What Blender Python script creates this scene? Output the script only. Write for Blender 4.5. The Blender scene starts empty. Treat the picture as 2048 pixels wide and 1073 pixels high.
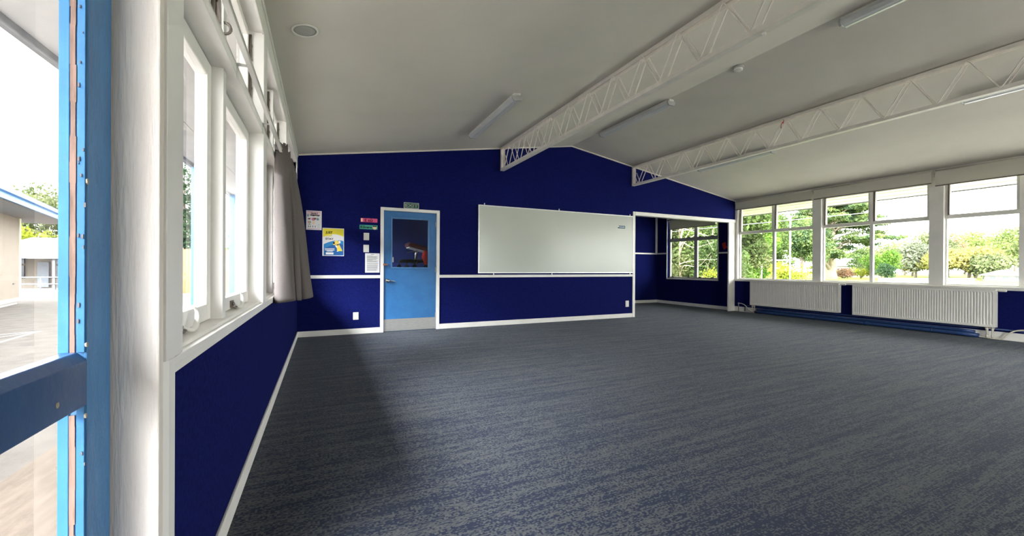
import bpy, bmesh, math, random
from mathutils import Vector, Matrix, noise
R = math.radians
sc = bpy.context.scene
COL = sc.collection
random.seed(7)

# ---------------------------------------------------------------- camera
def make_camera():
    yaw, pitch, roll = R(25.0623), R(-0.1137), R(0.3027)
    fw = Vector((math.sin(yaw)*math.cos(pitch), math.cos(yaw)*math.cos(pitch), math.sin(pitch)))
    rt = Vector((math.cos(yaw), -math.sin(yaw), 0)); up = rt.cross(fw)
    r2 = rt*math.cos(roll) + up*math.sin(roll); u2 = -rt*math.sin(roll) + up*math.cos(roll)
    cd = bpy.data.cameras.new('camera'); cam = bpy.data.objects.new('camera', cd); COL.objects.link(cam)
    cd.sensor_fit = 'HORIZONTAL'; cd.sensor_width = 36.0; cd.lens = 807.12/2048*36.0
    cd.clip_start = .02; cd.clip_end = 900
    m = Matrix((r2, u2, -fw)).transposed().to_4x4(); m.translation = Vector((0, 0, 1.1))
    cam.matrix_world = m
    sc.camera = cam
make_camera()

# ---------------------------------------------------------------- view, world, daylight
sc.view_settings.view_transform = 'Standard'
try: sc.view_settings.look = 'None'
except Exception: pass
sc.view_settings.gamma = 1; sc.view_settings.use_curve_mapping = False
sc.view_settings.exposure = 0.12
sc.cycles.use_denoising = True
try: sc.cycles.denoising_prefilter = 'ACCURATE'
except Exception: pass
sc.cycles.max_bounces = 14; sc.cycles.diffuse_bounces = 8; sc.cycles.glossy_bounces = 4
sc.cycles.transparent_max_bounces = 16; sc.cycles.transmission_bounces = 6
sc.cycles.sample_clamp_indirect = 12
SKY_HORIZON, SKY_ZENITH = 14, 16
world = bpy.data.worlds.new('overcast_sky'); sc.world = world; world.use_nodes = True
wn = world.node_tree.nodes; wl = world.node_tree.links; wn.clear()
wo = wn.new('ShaderNodeOutputWorld'); wb = wn.new('ShaderNodeBackground')
tc = wn.new('ShaderNodeTexCoord'); sx = wn.new('ShaderNodeSeparateXYZ'); mr = wn.new('ShaderNodeMapRange')
wl.new(tc.outputs['Generated'], sx.inputs[0]); wl.new(sx.outputs['Z'], mr.inputs['Value'])
mr.inputs['From Min'].default_value = 0.0; mr.inputs['From Max'].default_value = 1.0
mr.inputs['To Min'].default_value = SKY_HORIZON; mr.inputs['To Max'].default_value = SKY_ZENITH
wb.inputs['Color'].default_value = (1.0, 0.985, 0.97, 1)
# bright sky patch added out of view, behind and left, to light the room
SKY_PATCH_DIR, SKY_PATCH_STRENGTH, SKY_PATCH_WIDTH = Vector((-.62, -.42, .56)).normalized(), 170.0, .07
dt = wn.new('ShaderNodeVectorMath'); dt.operation = 'DOT_PRODUCT'; nv = wn.new('ShaderNodeVectorMath'); nv.operation = 'NORMALIZE'
wl.new(tc.outputs['Generated'], nv.inputs[0]); wl.new(nv.outputs[0], dt.inputs[0]); dt.inputs[1].default_value = SKY_PATCH_DIR
m1 = wn.new('ShaderNodeMath'); m1.operation = 'MULTIPLY_ADD'; wl.new(dt.outputs['Value'], m1.inputs[0]); m1.inputs[1].default_value = 1/SKY_PATCH_WIDTH; m1.inputs[2].default_value = -1/SKY_PATCH_WIDTH
m2 = wn.new('ShaderNodeMath'); m2.operation = 'EXPONENT'; wl.new(m1.outputs[0], m2.inputs[0])
m3 = wn.new('ShaderNodeMath'); m3.operation = 'MULTIPLY_ADD'; wl.new(m2.outputs[0], m3.inputs[0]); m3.inputs[1].default_value = SKY_PATCH_STRENGTH; wl.new(mr.outputs[0], m3.inputs[2])
wl.new(m3.outputs[0], wb.inputs['Strength']); wl.new(wb.outputs[0], wo.inputs[0])

YBK = -3.0
def portal(name, loc, sy, sz, side):      # daylight portal: only guides sampling of the sky through an opening
    ld = bpy.data.lights.new(name, 'AREA'); ld.shape = 'RECTANGLE'; ld.size = sz; ld.size_y = sy
    ld.cycles.is_portal = True
    o = bpy.data.objects.new(name, ld); COL.objects.link(o); o.location = loc
    o.rotation_euler = (0, R(-90) if side > 0 else R(90), 0)
    if side == 0: o.rotation_euler = (R(90), 0, 0); ld.size = sy; ld.size_y = sz
# area light shines along -Z; side=+1: shines towards +X
LB = [(1.386, 3.04), (3.20, 4.78), (4.94, 6.62)]                   # left window bays (y)
RB = [(5.194, 6.95), (3.33, 5.028), (1.455, 3.143), (-0.42, 1.27), (-2.29, -0.60)]   # right window bays
for a, b in LB: portal('window_daylight', (-.56, (a+b)/2, 1.73), b-a, 1.74, 1)
portal('door_daylight', (-.56, .77, 1.1), .92, 2.1, 1)
for a, b in RB: portal('window_daylight', (9.85, (a+b)/2, 1.74), b-a, 1.82, -1)
portal('window_daylight', (9.85, 8.41, 1.7), 1.76, 1.82, -1)
portal('window_daylight', (-.56, 8.45, 1.52), 2.2, 2.05, 1)
BBAYS = [(4.2, 6.4)]             # glazed bay added in the unseen back wall to brighten the room (x)
for a, b in BBAYS:
    portal('window_daylight', ((a+b)/2, YBK-.2, 1.45), b-a, 2.3, 0)

# ---------------------------------------------------------------- constants of the room
XL, XR, YF, XM = -.351, 9.656, 7.024, 4.623
ZL, ZR, ZP = 2.823, 2.846, 3.609
YB = -3.0
YA = 9.728
def gz(x): return ZL + (x-XL)*(ZP-ZL)/(XM-XL) if x < XM else ZR + (XR-x)*(ZP-ZR)/(XR-XM)

# ---------------------------------------------------------------- materials
def mat(name, col, rough=.6, spec=.3, metal=0, sheen=0, noise_amt=0, noise_scale=8, bump=0, bump_scale=60, stretch=None, col2=None, coat=0):
    m = bpy.data.materials.new(name); m.use_nodes = True
    nt = m.node_tree; n = nt.nodes; l = nt.links; b = n['Principled BSDF']
    b.inputs['Base Color'].default_value = (*col, 1); b.inputs['Roughness'].default_value = rough
    b.inputs['Specular IOR Level'].default_value = spec; b.inputs['Metallic'].default_value = metal
    b.inputs['Sheen Weight'].default_value = sheen; b.inputs['Coat Weight'].default_value = coat
    tcn = n.new('ShaderNodeTexCoord'); mp = n.new('ShaderNodeMapping')
    g = n.new('ShaderNodeNewGeometry'); l.new(g.outputs['Position'], mp.inputs['Vector'])
    if stretch: mp.inputs['Scale'].default_value = stretch
    nz = n.new('ShaderNodeTexNoise'); nz.inputs['Scale'].default_value = noise_scale; nz.inputs['Detail'].default_value = 5
    l.new(mp.outputs[0], nz.inputs['Vector'])
    mx = n.new('ShaderNodeMix'); mx.data_type = 'RGBA'
    c2 = col2 if col2 else tuple(c*(1-noise_amt) for c in col)
    mx.inputs['A'].default_value = (*col, 1); mx.inputs['B'].default_value = (*c2, 1)
    cr = n.new('ShaderNodeMapRange'); cr.inputs['From Min'].default_value = .4; cr.inputs['From Max'].default_value = .65
    l.new(nz.outputs['Fac'], cr.inputs['Value']); l.new(cr.outputs[0], mx.inputs['Factor'])
    l.new(mx.outputs['Result'], b.inputs['Base Color'])
    if bump:
        n2 = n.new('ShaderNodeTexNoise'); n2.inputs['Scale'].default_value = bump_scale; n2.inputs['Detail'].default_value = 3
        l.new(mp.outputs[0], n2.inputs['Vector'])
        bp = n.new('ShaderNodeBump'); bp.inputs['Strength'].default_value = bump; bp.inputs['Distance'].default_value = .01
        l.new(n2.outputs['Fac'], bp.inputs['Height']); l.new(bp.outputs[0], b.inputs['Normal'])
    return m
M = {}
M['ceil'] = mat('ceiling_paint', (.72, .68, .61), .9, .1, noise_amt=.04, noise_scale=2, bump=.08, bump_scale=250)
M['white'] = mat('white_gloss_paint', (.82, .80, .77), .38, .4, noise_amt=.06, noise_scale=5, bump=.05, bump_scale=30)
M['worn_white'] = mat('worn_white_paint', (.76, .70, .65), .42, .4, col2=(.69, .62, .57), noise_scale=3, stretch=(6, 6, .6), bump=.25, bump_scale=25)
M['truss'] = mat('truss_paint', (.90, .85, .79), .5, .35, noise_amt=.08, noise_scale=10)
M['blue_wall'] = mat('blue_wall_carpet', (.0075, .0110, .095), 1, .03, sheen=.01, col2=(.005, .008, .072), noise_scale=60, bump=.35, bump_scale=900)
M['store_blue'] = mat('painted_blue_wall', (.030, .045, .19), .8, .1, noise_amt=.05)  # wall blue lightened to make up for weak light in the store
M['door_blue'] = mat('blue_door_paint', (.030, .150, .37), .45, .35, col2=(.026, .130, .33), noise_scale=6, bump=.05)
M['ext_blue'] = mat('blue_exterior_paint', (.060, .19, .40), .4, .4, col2=(.048, .155, .34), noise_scale=7, stretch=(5, 5, 1), bump=.2, bump_scale=35)
M['rail_blue'] = mat('dark_blue_rail_paint', (.026, .075, .19), .3, .45, col2=(.020, .060, .16), noise_scale=7, bump=.1, bump_scale=35)  # darker, glossier copy of the exterior blue for the mid rail
M['bead_blue'] = mat('blue_bead_paint', (.030, .115, .25), .6, .15, col2=(.024, .095, .21), noise_scale=7, bump=.15, bump_scale=35)  # exterior blue darkened to offset the strong light falling on the beads
M['raw_wood'] = mat('bare_wood', (.17, .11, .09), .8, .2, col2=(.10, .065, .05), noise_scale=20, stretch=(6, 6, .7))
M['chip_white'] = mat('old_undercoat', (.34, .30, .23), .8, .2, noise_amt=.2)
M['steel'] = mat('brushed_steel', (.42, .42, .41), .45, .5, metal=.7, noise_amt=.15, noise_scale=25, stretch=(.6, 6, 6))
M['chrome'] = mat('satin_chrome', (.55, .54, .52), .25, .5, metal=1, noise_amt=.05)
M['dark_metal'] = mat('dark_bronze_metal', (.12, .10, .085), .5, .4, metal=.4, noise_amt=.2)
M['iron'] = mat('old_stay_metal', (.22, .19, .17), .45, .5, metal=.6, noise_amt=.2)
M['black'] = mat('black_plastic', (.015, .015, .017), .45, .4, noise_amt=.1)
M['rubber'] = mat('black_rubber', (.02, .02, .02), .8, .2, noise_amt=.1)
M['board'] = mat('whiteboard_enamel', (.52, .55, .50), .22, .5, noise_amt=.03, noise_scale=1.2)
M['alu'] = mat('aluminium', (.72, .72, .71), .35, .5, metal=.6, noise_amt=.05)
M['grey_alu'] = mat('grey_powder_coat', (.42, .42, .41), .5, .35, noise_amt=.06)
M['plastic'] = mat('white_plastic', (.76, .75, .71), .4, .4, noise_amt=.03)
M['grille'] = mat('speaker_grille', (.42, .42, .39), .7, .2, noise_amt=.1, noise_scale=200)
M['diffuser'] = mat('opal_diffuser', (.66, .67, .68), .3, .5, noise_amt=.03)
M['rad'] = mat('radiator_enamel', (.82, .80, .77), .4, .4, noise_amt=.03)
M['pipe_blue'] = mat('blue_pipe_paint', (.018, .05, .17), .4, .4, noise_amt=.2, noise_scale=20)
M['hose'] = mat('cream_hose', (.62, .58, .50), .5, .3, noise_amt=.05)
M['paper'] = mat('paper', (.74, .73, .74), .8, .1, noise_amt=.03)
M['ink'] = mat('grey_ink', (.10, .10, .11), .8, .1, noise_amt=.1)
M['black_ink'] = mat('black_ink', (.012, .012, .015), .8, .1, noise_amt=.1)
M['pinkpaper'] = mat('pink_paper', (.80, .60, .64), .7, .1, noise_amt=.05)
M['magenta'] = mat('pink_card', (.72, .10, .24), .6, .2, noise_amt=.1)
M['teal'] = mat('green_card', (.07, .36, .26), .6, .2, noise_amt=.1)
M['yellow'] = mat('yellow_print', (.78, .68, .05), .5, .2, noise_amt=.05)
M['dogyellow'] = mat('golden_print', (.80, .58, .12), .5, .2, noise_amt=.05)
M['bluep'] = mat('blue_print', (.03, .22, .50), .5, .2, noise_amt=.05)
M['bluep2'] = mat('deep_blue_print', (.02, .11, .33), .5, .2, noise_amt=.05)
M['skin_print'] = mat('peach_print', (.80, .62, .40), .6, .2, noise_amt=.05)
M['brown_print'] = mat('brown_print', (.20, .10, .06), .6, .2, noise_amt=.05)
M['rose_print'] = mat('rose_print', (.62, .20, .34), .6, .2, noise_amt=.05)
M['sky_print'] = mat('slate_print', (.20, .38, .46), .6, .2, noise_amt=.05)
M['exit_green'] = mat('exit_sign_green', (.008, .10, .05), .4, .4, noise_amt=.05)
M['logo'] = mat('logo_blue', (.02, .10, .16), .4, .4, noise_amt=.05)
M['maroon'] = mat('maroon_vinyl', (.13, .035, .03), .4, .4, noise_amt=.15, noise_scale=10)
M['red'] = mat('red_cloth', (.50, .03, .03), .8, .2, noise_amt=.2, noise_scale=20, bump=.3)
M['red_rubber'] = mat('red_balloon_rubber', (.45, .02, .02), .4, .4, noise_amt=.15)
M['wood'] = mat('brown_wood', (.28, .12, .06), .6, .3, noise_amt=.2, noise_scale=30)
M['soffit_left'] = mat('soffit_board', (.42, .41, .40), .8, .2, noise_amt=.15, noise_scale=3)
M['soffit_right'] = mat('cream_soffit', (.62, .60, .44), .8, .2, noise_amt=.05, noise_scale=3)
M['gutter_grey'] = mat('weathered_gutter', (.20, .20, .21), .6, .3, noise_amt=.2)
M['gutter'] = mat('grey_gutter', (.12, .12, .13), .6, .3, noise_amt=.2)
M['cream'] = mat('cream_weatherboard', (.19, .165, .135), .8, .2, noise_amt=.08, noise_scale=2)
M['roof_grey'] = mat('grey_roof', (.20, .22, .25), .7, .2, noise_amt=.1)
M['timber'] = mat('orange_timber', (.30, .14, .06), .8, .2, noise_amt=.25, noise_scale=4, stretch=(8, 8, .5))
M['asphalt'] = mat('asphalt', (.108, .098, .088), .95, .1, col2=(.085, .076, .068), noise_scale=3, bump=.4, bump_scale=60)
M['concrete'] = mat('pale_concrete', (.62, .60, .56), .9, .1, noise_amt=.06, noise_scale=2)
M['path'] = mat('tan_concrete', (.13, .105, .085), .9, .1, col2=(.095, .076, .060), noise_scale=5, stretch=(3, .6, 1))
M['court'] = mat('grey_concrete', (.42, .41, .39), .9, .1, noise_amt=.06, noise_scale=2)
M['line_paint'] = mat('court_line_paint', (.32, .31, .30), .9, .1, noise_amt=.15, noise_scale=20)
M['grass'] = mat('grass', (.075, .115, .018), .95, .1, col2=(.10, .13, .02), noise_scale=.6, bump=.3, bump_scale=20)
M['bark'] = mat('bark', (.13, .10, .08), .9, .1, col2=(.08, .065, .055), noise_scale=6, stretch=(3, 3, .6), bump=.5, bump_scale=10)
M['palebark'] = mat('pale_bark', (.24, .20, .15), .9, .1, col2=(.15, .12, .09), noise_scale=8)
M['build_white'] = mat('white_render', (.19, .18, .175), .8, .2, noise_amt=.05)
M['dark_window'] = mat('dark_window_glass', (.03, .035, .045), .15, .5, noise_amt=.1)
M['stack_grey'] = mat('grey_laminate', (.35, .34, .33), .5, .3, noise_amt=.05)
M['outer_wall'] = mat('outer_wall_paint', (.45, .43, .40), .8, .2, noise_amt=.05)

def leafmat(name, c1, c2, scale=.8, trans=.35):
    m = bpy.data.materials.new(name); m.use_nodes = True
    nt = m.node_tree; n = nt.nodes; l = nt.links; n.clear()
    out = n.new('ShaderNodeOutputMaterial'); d = n.new('ShaderNodeBsdfDiffuse'); t = n.new('ShaderNodeBsdfTranslucent'); mix = n.new('ShaderNodeMixShader')
    g = n.new('ShaderNodeNewGeometry'); nz = n.new('ShaderNodeTexNoise'); nz.inputs['Scale'].default_value = scale; nz.inputs['Detail'].default_value = 6
    l.new(g.outputs['Position'], nz.inputs['Vector'])
    mr = n.new('ShaderNodeMapRange'); mr.inputs['From Min'].default_value = .38; mr.inputs['From Max'].default_value = .62
    l.new(nz.outputs['Fac'], mr.inputs['Value'])
    mx = n.new('ShaderNodeMix'); mx.data_type = 'RGBA'; mx.inputs['A'].default_value = (*c1, 1); mx.inputs['B'].default_value = (*c2, 1)
    l.new(mr.outputs[0], mx.inputs['Factor']); l.new(mx.outputs['Result'], d.inputs['Color']); l.new(mx.outputs['Result'], t.inputs['Color'])
    mix.inputs['Fac'].default_value = trans; l.new(d.outputs[0], mix.inputs[1]); l.new(t.outputs[0], mix.inputs[2]); l.new(mix.outputs[0], out.inputs[0])
    return m
M['leaf_cedar'] = leafmat('cedar_needles', (.085, .115, .035), (.035, .060, .030), .5)
M['leaf_bright'] = leafmat('bright_leaves', (.085, .150, .025), (.040, .085, .015), .6)
M['leaf_yellow'] = leafmat('yellow_green_leaves', (.19, .20, .025), (.10, .13, .015), .8)
M['leaf_mid'] = leafmat('mid_green_leaves', (.070, .100, .030), (.035, .055, .020), .4)
M['leaf_dark'] = leafmat('dark_green_leaves', (.030, .055, .025), (.014, .028, .014), .7)
M['leaf_olive'] = leafmat('olive_leaves', (.085, .095, .040), (.045, .060, .025), .9)
M['leaf_red'] = leafmat('russet_leaves', (.16, .085, .05), (.10, .07, .04), .8)
M['leaf_brown'] = leafmat('brown_foliage', (.10, .08, .06), (.07, .06, .045), .5)

M['far_mid'] = leafmat('far_mid_leaves', (0.099, 0.118, 0.053), (0.056, 0.071, 0.034), .12)  # these far leaf colours are paled to imitate haze over distance
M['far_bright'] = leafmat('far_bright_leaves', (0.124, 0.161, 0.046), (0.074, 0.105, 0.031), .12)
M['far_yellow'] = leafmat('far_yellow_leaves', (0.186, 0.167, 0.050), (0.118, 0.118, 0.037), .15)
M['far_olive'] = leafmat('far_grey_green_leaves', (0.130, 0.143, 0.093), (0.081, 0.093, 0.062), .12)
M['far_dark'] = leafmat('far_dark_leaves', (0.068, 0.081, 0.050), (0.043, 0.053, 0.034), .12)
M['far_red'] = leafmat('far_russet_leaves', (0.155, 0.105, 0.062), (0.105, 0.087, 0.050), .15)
def glassmat(name, tint=(1, 1, 1), gloss=.08):
    m = bpy.data.materials.new(name); m.use_nodes = True
    n = m.node_tree.nodes; l = m.node_tree.links; n.clear()
    out = n.new('ShaderNodeOutputMaterial'); t = n.new('ShaderNodeBsdfTransparent'); g = n.new('ShaderNodeBsdfGlossy'); mix = n.new('ShaderNodeMixShader')
    t.inputs['Color'].default_value = (*tint, 1); g.inputs['Roughness'].default_value = .02
    fr = n.new('ShaderNodeFresnel'); fr.inputs['IOR'].default_value = 1.45
    ge = n.new('ShaderNodeNewGeometry'); inv = n.new('ShaderNodeMath'); inv.operation = 'SUBTRACT'; inv.inputs[0].default_value = 1.0
    l.new(ge.outputs['Backfacing'], inv.inputs[1]); mu = n.new('ShaderNodeMath'); mu.operation = 'MULTIPLY'; l.new(inv.outputs[0], mu.inputs[0]); l.new(fr.outputs[0], mu.inputs[1])
    l.new(mu.outputs[0], mix.inputs['Fac']); l.new(t.outputs[0], mix.inputs[1]); l.new(g.outputs[0], mix.inputs[2]); l.new(mix.outputs[0], out.inputs[0])
    return m
M['glass'] = glassmat('window_glass', (.93, .95, .94))
M['glass_dirty'] = glassmat('old_window_glass', (.90, .92, .93))

def fabric(name, col, trans=.25, col2=None, sc_=500):
    m = bpy.data.materials.new(name); m.use_nodes = True
    n = m.node_tree.nodes; l = m.node_tree.links; n.clear()
    out = n.new('ShaderNodeOutputMaterial'); d = n.new('ShaderNodeBsdfDiffuse'); t = n.new('ShaderNodeBsdfTranslucent'); mix = n.new('ShaderNodeMixShader')
    g = n.new('ShaderNodeNewGeometry'); nz = n.new('ShaderNodeTexNoise'); nz.inputs['Scale'].default_value = sc_; nz.inputs['Detail'].default_value = 3
    l.new(g.outputs['Position'], nz.inputs['Vector'])
    mx = n.new('ShaderNodeMix'); mx.data_type = 'RGBA'; mx.inputs['A'].default_value = (*col, 1); mx.inputs['B'].default_value = (*(col2 or col), 1)
    l.new(nz.outputs['Fac'], mx.inputs['Factor'])
    l.new(mx.outputs['Result'], d.inputs['Color']); l.new(mx.outputs['Result'], t.inputs['Color'])
    mix.inputs['Fac'].default_value = trans; l.new(d.outputs[0], mix.inputs[1]); l.new(t.outputs[0], mix.inputs[2]); l.new(mix.outputs[0], out.inputs[0])
    return m
M['curtain'] = fabric('grey_curtain_cloth', (.175, .155, .150), .05, (.105, .092, .090), 260)
M['blind'] = fabric('beige_blind_cloth', (.68, .66, .58), .12, (.64, .62, .55), 200)

def carpetmat():
    m = bpy.data.materials.new('navy_fleck_carpet'); m.use_nodes = True
    nt = m.node_tree; n = nt.nodes; l = nt.links; b = n['Principled BSDF']
    b.inputs['Roughness'].default_value = .95; b.inputs['Specular IOR Level'].default_value = .10
    b.inputs['Sheen Weight'].default_value = .08; b.inputs['Sheen Tint'].default_value = (.8, .88, 1, 1); b.inputs['Sheen Roughness'].default_value = .5
    g = n.new('ShaderNodeNewGeometry')
    def mapping(s):
        mp = n.new('ShaderNodeMapping'); mp.inputs['Scale'].default_value = s; l.new(g.outputs['Position'], mp.inputs['Vector']); return mp
    # loop cells 9 x 7 mm
    cell = mapping((110, 150, 0)); fl = n.new('ShaderNodeVectorMath'); fl.operation = 'FLOOR'; l.new(cell.outputs[0], fl.inputs[0])
    wnz = n.new('ShaderNodeTexWhiteNoise'); wnz.noise_dimensions = '2D'; l.new(fl.outputs[0], wnz.inputs['Vector'])
    # streak fields, long in X
    s1 = mapping((.55, 9.0, 1)); a = n.new('ShaderNodeTexNoise'); a.inputs['Scale'].default_value = 1.6; a.inputs['Detail'].default_value = 6; a.inputs['Roughness'].default_value = .65
    l.new(s1.outputs[0], a.inputs['Vector'])
    s2 = mapping((4.0, 100.0, 1)); c = n.new('ShaderNodeTexNoise'); c.inputs['Scale'].default_value = 1.5; c.inputs['Detail'].default_value = 2
    l.new(s2.outputs[0], c.inputs['Vector'])
    add = n.new('ShaderNodeMath'); add.operation = 'MULTIPLY_ADD'; l.new(a.outputs['Fac'], add.inputs[0]); add.inputs[1].default_value = 1.25
    l.new(c.outputs['Fac'], add.inputs[2])
    mr = n.new('ShaderNodeMapRange'); mr.inputs['From Min'].default_value = .90; mr.inputs['From Max'].default_value = 1.35
    l.new(add.outputs[0], mr.inputs['Value'])
    th = n.new('ShaderNodeMath'); th.operation = 'LESS_THAN'; l.new(wnz.outputs['Value'], th.inputs[0]); l.new(mr.outputs[0], th.inputs[1])
    # second layer: base hue drift between navy and slate
    s3 = mapping((.5, 3.0, 1)); h = n.new('ShaderNodeTexNoise'); h.inputs['Scale'].default_value = 1.3; h.inputs['Detail'].default_value = 3; l.new(s3.outputs[0], h.inputs['Vector'])
    base = n.new('ShaderNodeMix'); base.data_type = 'RGBA'; base.inputs['A'].default_value = (.0105, .015, .036, 1); base.inputs['B'].default_value = (.016, .021, .045, 1)
    l.new(h.outputs['Fac'], base.inputs['Factor'])
    fleck = n.new('ShaderNodeMix'); fleck.data_type = 'RGBA'; fleck.inputs['A'].default_value = (.046, .051, .062, 1); fleck.inputs['B'].default_value = (.092, .095, .093, 1)
    l.new(wnz.outputs['Color'], fleck.inputs['Factor'])
    mx = n.new('ShaderNodeMix'); mx.data_type = 'RGBA'; l.new(th.outputs[0], mx.inputs['Factor']); l.new(base.outputs['Result'], mx.inputs['A']); l.new(fleck.outputs['Result'], mx.inputs['B'])
    l.new(mx.outputs['Result'], b.inputs['Base Color'])
    bp = n.new('ShaderNodeBump'); bp.inputs['Strength'].default_value = .25; bp.inputs['Distance'].default_value = .004
    l.new(wnz.outputs['Value'], bp.inputs['Height']); l.new(bp.outputs[0], b.inputs['Normal'])
    return m
M['carpet'] = carpetmat()

# ---------------------------------------------------------------- mesh helpers
def nb(): return bmesh.new()
def bx(bm, x0, x1, y0, y1, z0, z1, mi=0):
    e = (len(bm.faces) % 5)*.00012            # joined boards never share a surface exactly
    vs = [bm.verts.new((x, y, z)) for x in (x0-e, x1+e) for y in (y0-e, y1+e) for z in (z0-e, z1+e)]
    for q in ((0, 1, 3, 2), (4, 6, 7, 5), (0, 4, 5, 1), (2, 3, 7, 6), (0, 2, 6, 4), (1, 5, 7, 3)):
        f = bm.faces.new([vs[i] for i in q]); f.material_index = mi
    return vs
def prism(bm, pts, axis, a, b, mi=0):       # pts: polygon in the two other axes (in xyz order)
    def v(p, t):
        return {'x': (t, p[0], p[1]), 'y': (p[0], t, p[1]), 'z': (p[0], p[1], t)}[axis]
    A = [bm.verts.new(v(p, a)) for p in pts]; B = [bm.verts.new(v(p, b)) for p in pts]
    n = len(pts); fs = [bm.faces.new(A), bm.faces.new(B[::-1])]
    for i in range(n): fs.append(bm.faces.new((A[i], B[i], B[(i+1) % n], A[(i+1) % n])))
    for f in fs: f.material_index = mi
def tube(bm, pts, r, seg=10, mi=0, radii=None, closed_ends=True):
    pts = [Vector(p) for p in pts]; rings = []; up = None
    for i, p in enumerate(pts):
        t = (pts[min(i+1, len(pts)-1)] - pts[max(i-1, 0)]).normalized()
        if up is None:
            up = Vector((0, 0, 1)) if abs(t.z) < .9 else Vector((1, 0, 0))
        s = t.cross(up).normalized(); up = s.cross(t).normalized()
        rr = radii[i] if radii else r
        rings.append([bm.verts.new(p + (s*math.cos(2*math.pi*k/seg) + up*math.sin(2*math.pi*k/seg))*rr) for k in range(seg)])
    for a, b in zip(rings, rings[1:]):
        for k in range(seg):
            f = bm.faces.new((a[k], a[(k+1) % seg], b[(k+1) % seg], b[k])); f.material_index = mi; f.smooth = True
    if closed_ends:
        for q in (rings[0][::-1], rings[-1]):
            f = bm.faces.new(q); f.material_index = mi
def lathe(bm, prof, c, axis='z', seg=28, mi=0):    # prof: (r, h) list
    rings = []
    for r, h in prof:
        ring = []
        for k in range(seg):
            a = 2*math.pi*k/seg; u, v = r*math.cos(a), r*math.sin(a)
            p = {'z': (u, v, h), 'y': (u, h, v), 'x': (h, u, v)}[axis]
            ring.append(bm.verts.new(Vector(p)+Vector(c)))
        rings.append(ring)
    for a, b in zip(rings, rings[1:]):
        for k in range(seg):
            f = bm.faces.new((a[k], a[(k+1) % seg], b[(k+1) % seg], b[k])); f.material_index = mi; f.smooth = True
    for q in (rings[0], rings[-1]):
        if (q[0].co-q[1].co).length > 1e-5:
            f = bm.faces.new(q); f.material_index = mi
def rbend(pts, rad=.02, n=4):                      # round the corners of a polyline
    out = [Vector(pts[0])]
    for i in range(1, len(pts)-1):
        p, a, b = Vector(pts[i]), Vector(pts[i-1]), Vector(pts[i+1])
        da, db = (a-p).normalized()*rad, (b-p).normalized()*rad
        for k in range(n+1):
            t = k/n; out.append((p+da)*(1-t)**2 + p*2*t*(1-t) + (p+db)*t*t)
    out.append(Vector(pts[-1])); return out
def spl(pts, n=8):                                 # catmull-rom
    P = [Vector(p) for p in pts]; P = [P[0]*2-P[1]] + P + [P[-1]*2-P[-2]]; o = []
    for i in range(1, len(P)-2):
        for k in range(n):
            t = k/n; o.append(.5*((2*P[i]) + (P[i+1]-P[i-1])*t + (2*P[i-1]-5*P[i]+4*P[i+1]-P[i+2])*t*t + (3*P[i]-P[i-1]-3*P[i+1]+P[i+2])*t**3))
    o.append(P[-2]); return o
def wloc(o):
    v = Vector((0, 0, 0))
    while o: v += o.location; o = o.parent
    return v
def obj(name, bm, m, parent=None, bevel=0, seg=2, local=False, smooth=False):
    if parent is not None and not local:
        d = wloc(parent)
        bmesh.ops.translate(bm, vec=-d, verts=bm.verts)
    bmesh.ops.recalc_face_normals(bm, faces=bm.faces)
    if bevel:
        es = [e for e in bm.edges if len(e.link_faces) == 2 and e.calc_face_angle(0) > R(35)]
        bmesh.ops.bevel(bm, geom=es, offset=bevel, segments=seg, affect='EDGES', profile=.5, clamp_overlap=True)
    if smooth:
        for f in bm.faces: f.smooth = True
    me = bpy.data.meshes.new(name); bm.to_mesh(me); bm.free()
    for x in (m if isinstance(m, (list, tuple)) else [m]): me.materials.append(M[x] if isinstance(x, str) else x)
    o = bpy.data.objects.new(name, me); COL.objects.link(o)
    if parent is not None: o.parent = parent
    return o
def tag(o, label, cat, group=None, kind=None):
    o['label'] = label; o['category'] = cat
    if group: o['group'] = group
    if kind: o['kind'] = kind
    return o
def thing(name, loc, label, cat, group=None, kind=None):
    o = bpy.data.objects.new(name, None); COL.objects.link(o); o.location = loc; o.empty_display_size = .1
    return tag(o, label, cat, group, kind)
def struct(name, bm, m, label, cat, bevel=0):
    return tag(obj(name, bm, m, None, bevel), label, cat, None, 'structure')
def boxes(L): 
    bm = nb()
    for b in L: bx(bm, *b)
    return bm
def text_mesh(s, size, mtx, ext=.0008):
    cu = bpy.data.curves.new('t', 'FONT'); cu.body = s; cu.size = size; cu.extrude = ext; cu.offset = .0012; cu.align_x = 'LEFT'
    to = bpy.data.objects.new('t', cu); COL.objects.link(to)
    bpy.context.view_layer.update()
    me = bpy.data.meshes.new_from_object(to.evaluated_get(bpy.context.evaluated_depsgraph_get()))
    bpy.data.objects.remove(to); bpy.data.curves.remove(cu)
    bm = nb(); bm.from_mesh(me); bpy.data.meshes.remove(me)
    bmesh.ops.transform(bm, matrix=mtx, verts=bm.verts)
    return bm
FACE_S = Matrix.Rotation(R(90), 4, 'X')           # text facing -Y
def text_far(s, x, z, size, y, width=None, bold=0):   # text on a surface facing -Y
    bm = text_mesh(s, size, FACE_S)
    xs = [v.co.x for v in bm.verts]
    if width and xs:
        k = width/(max(xs)-min(xs)); 
        for v in bm.verts: v.co.x = (v.co.x-min(xs))*k
    bmesh.ops.translate(bm, vec=(x, y, z), verts=bm.verts)
    return bm

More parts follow.
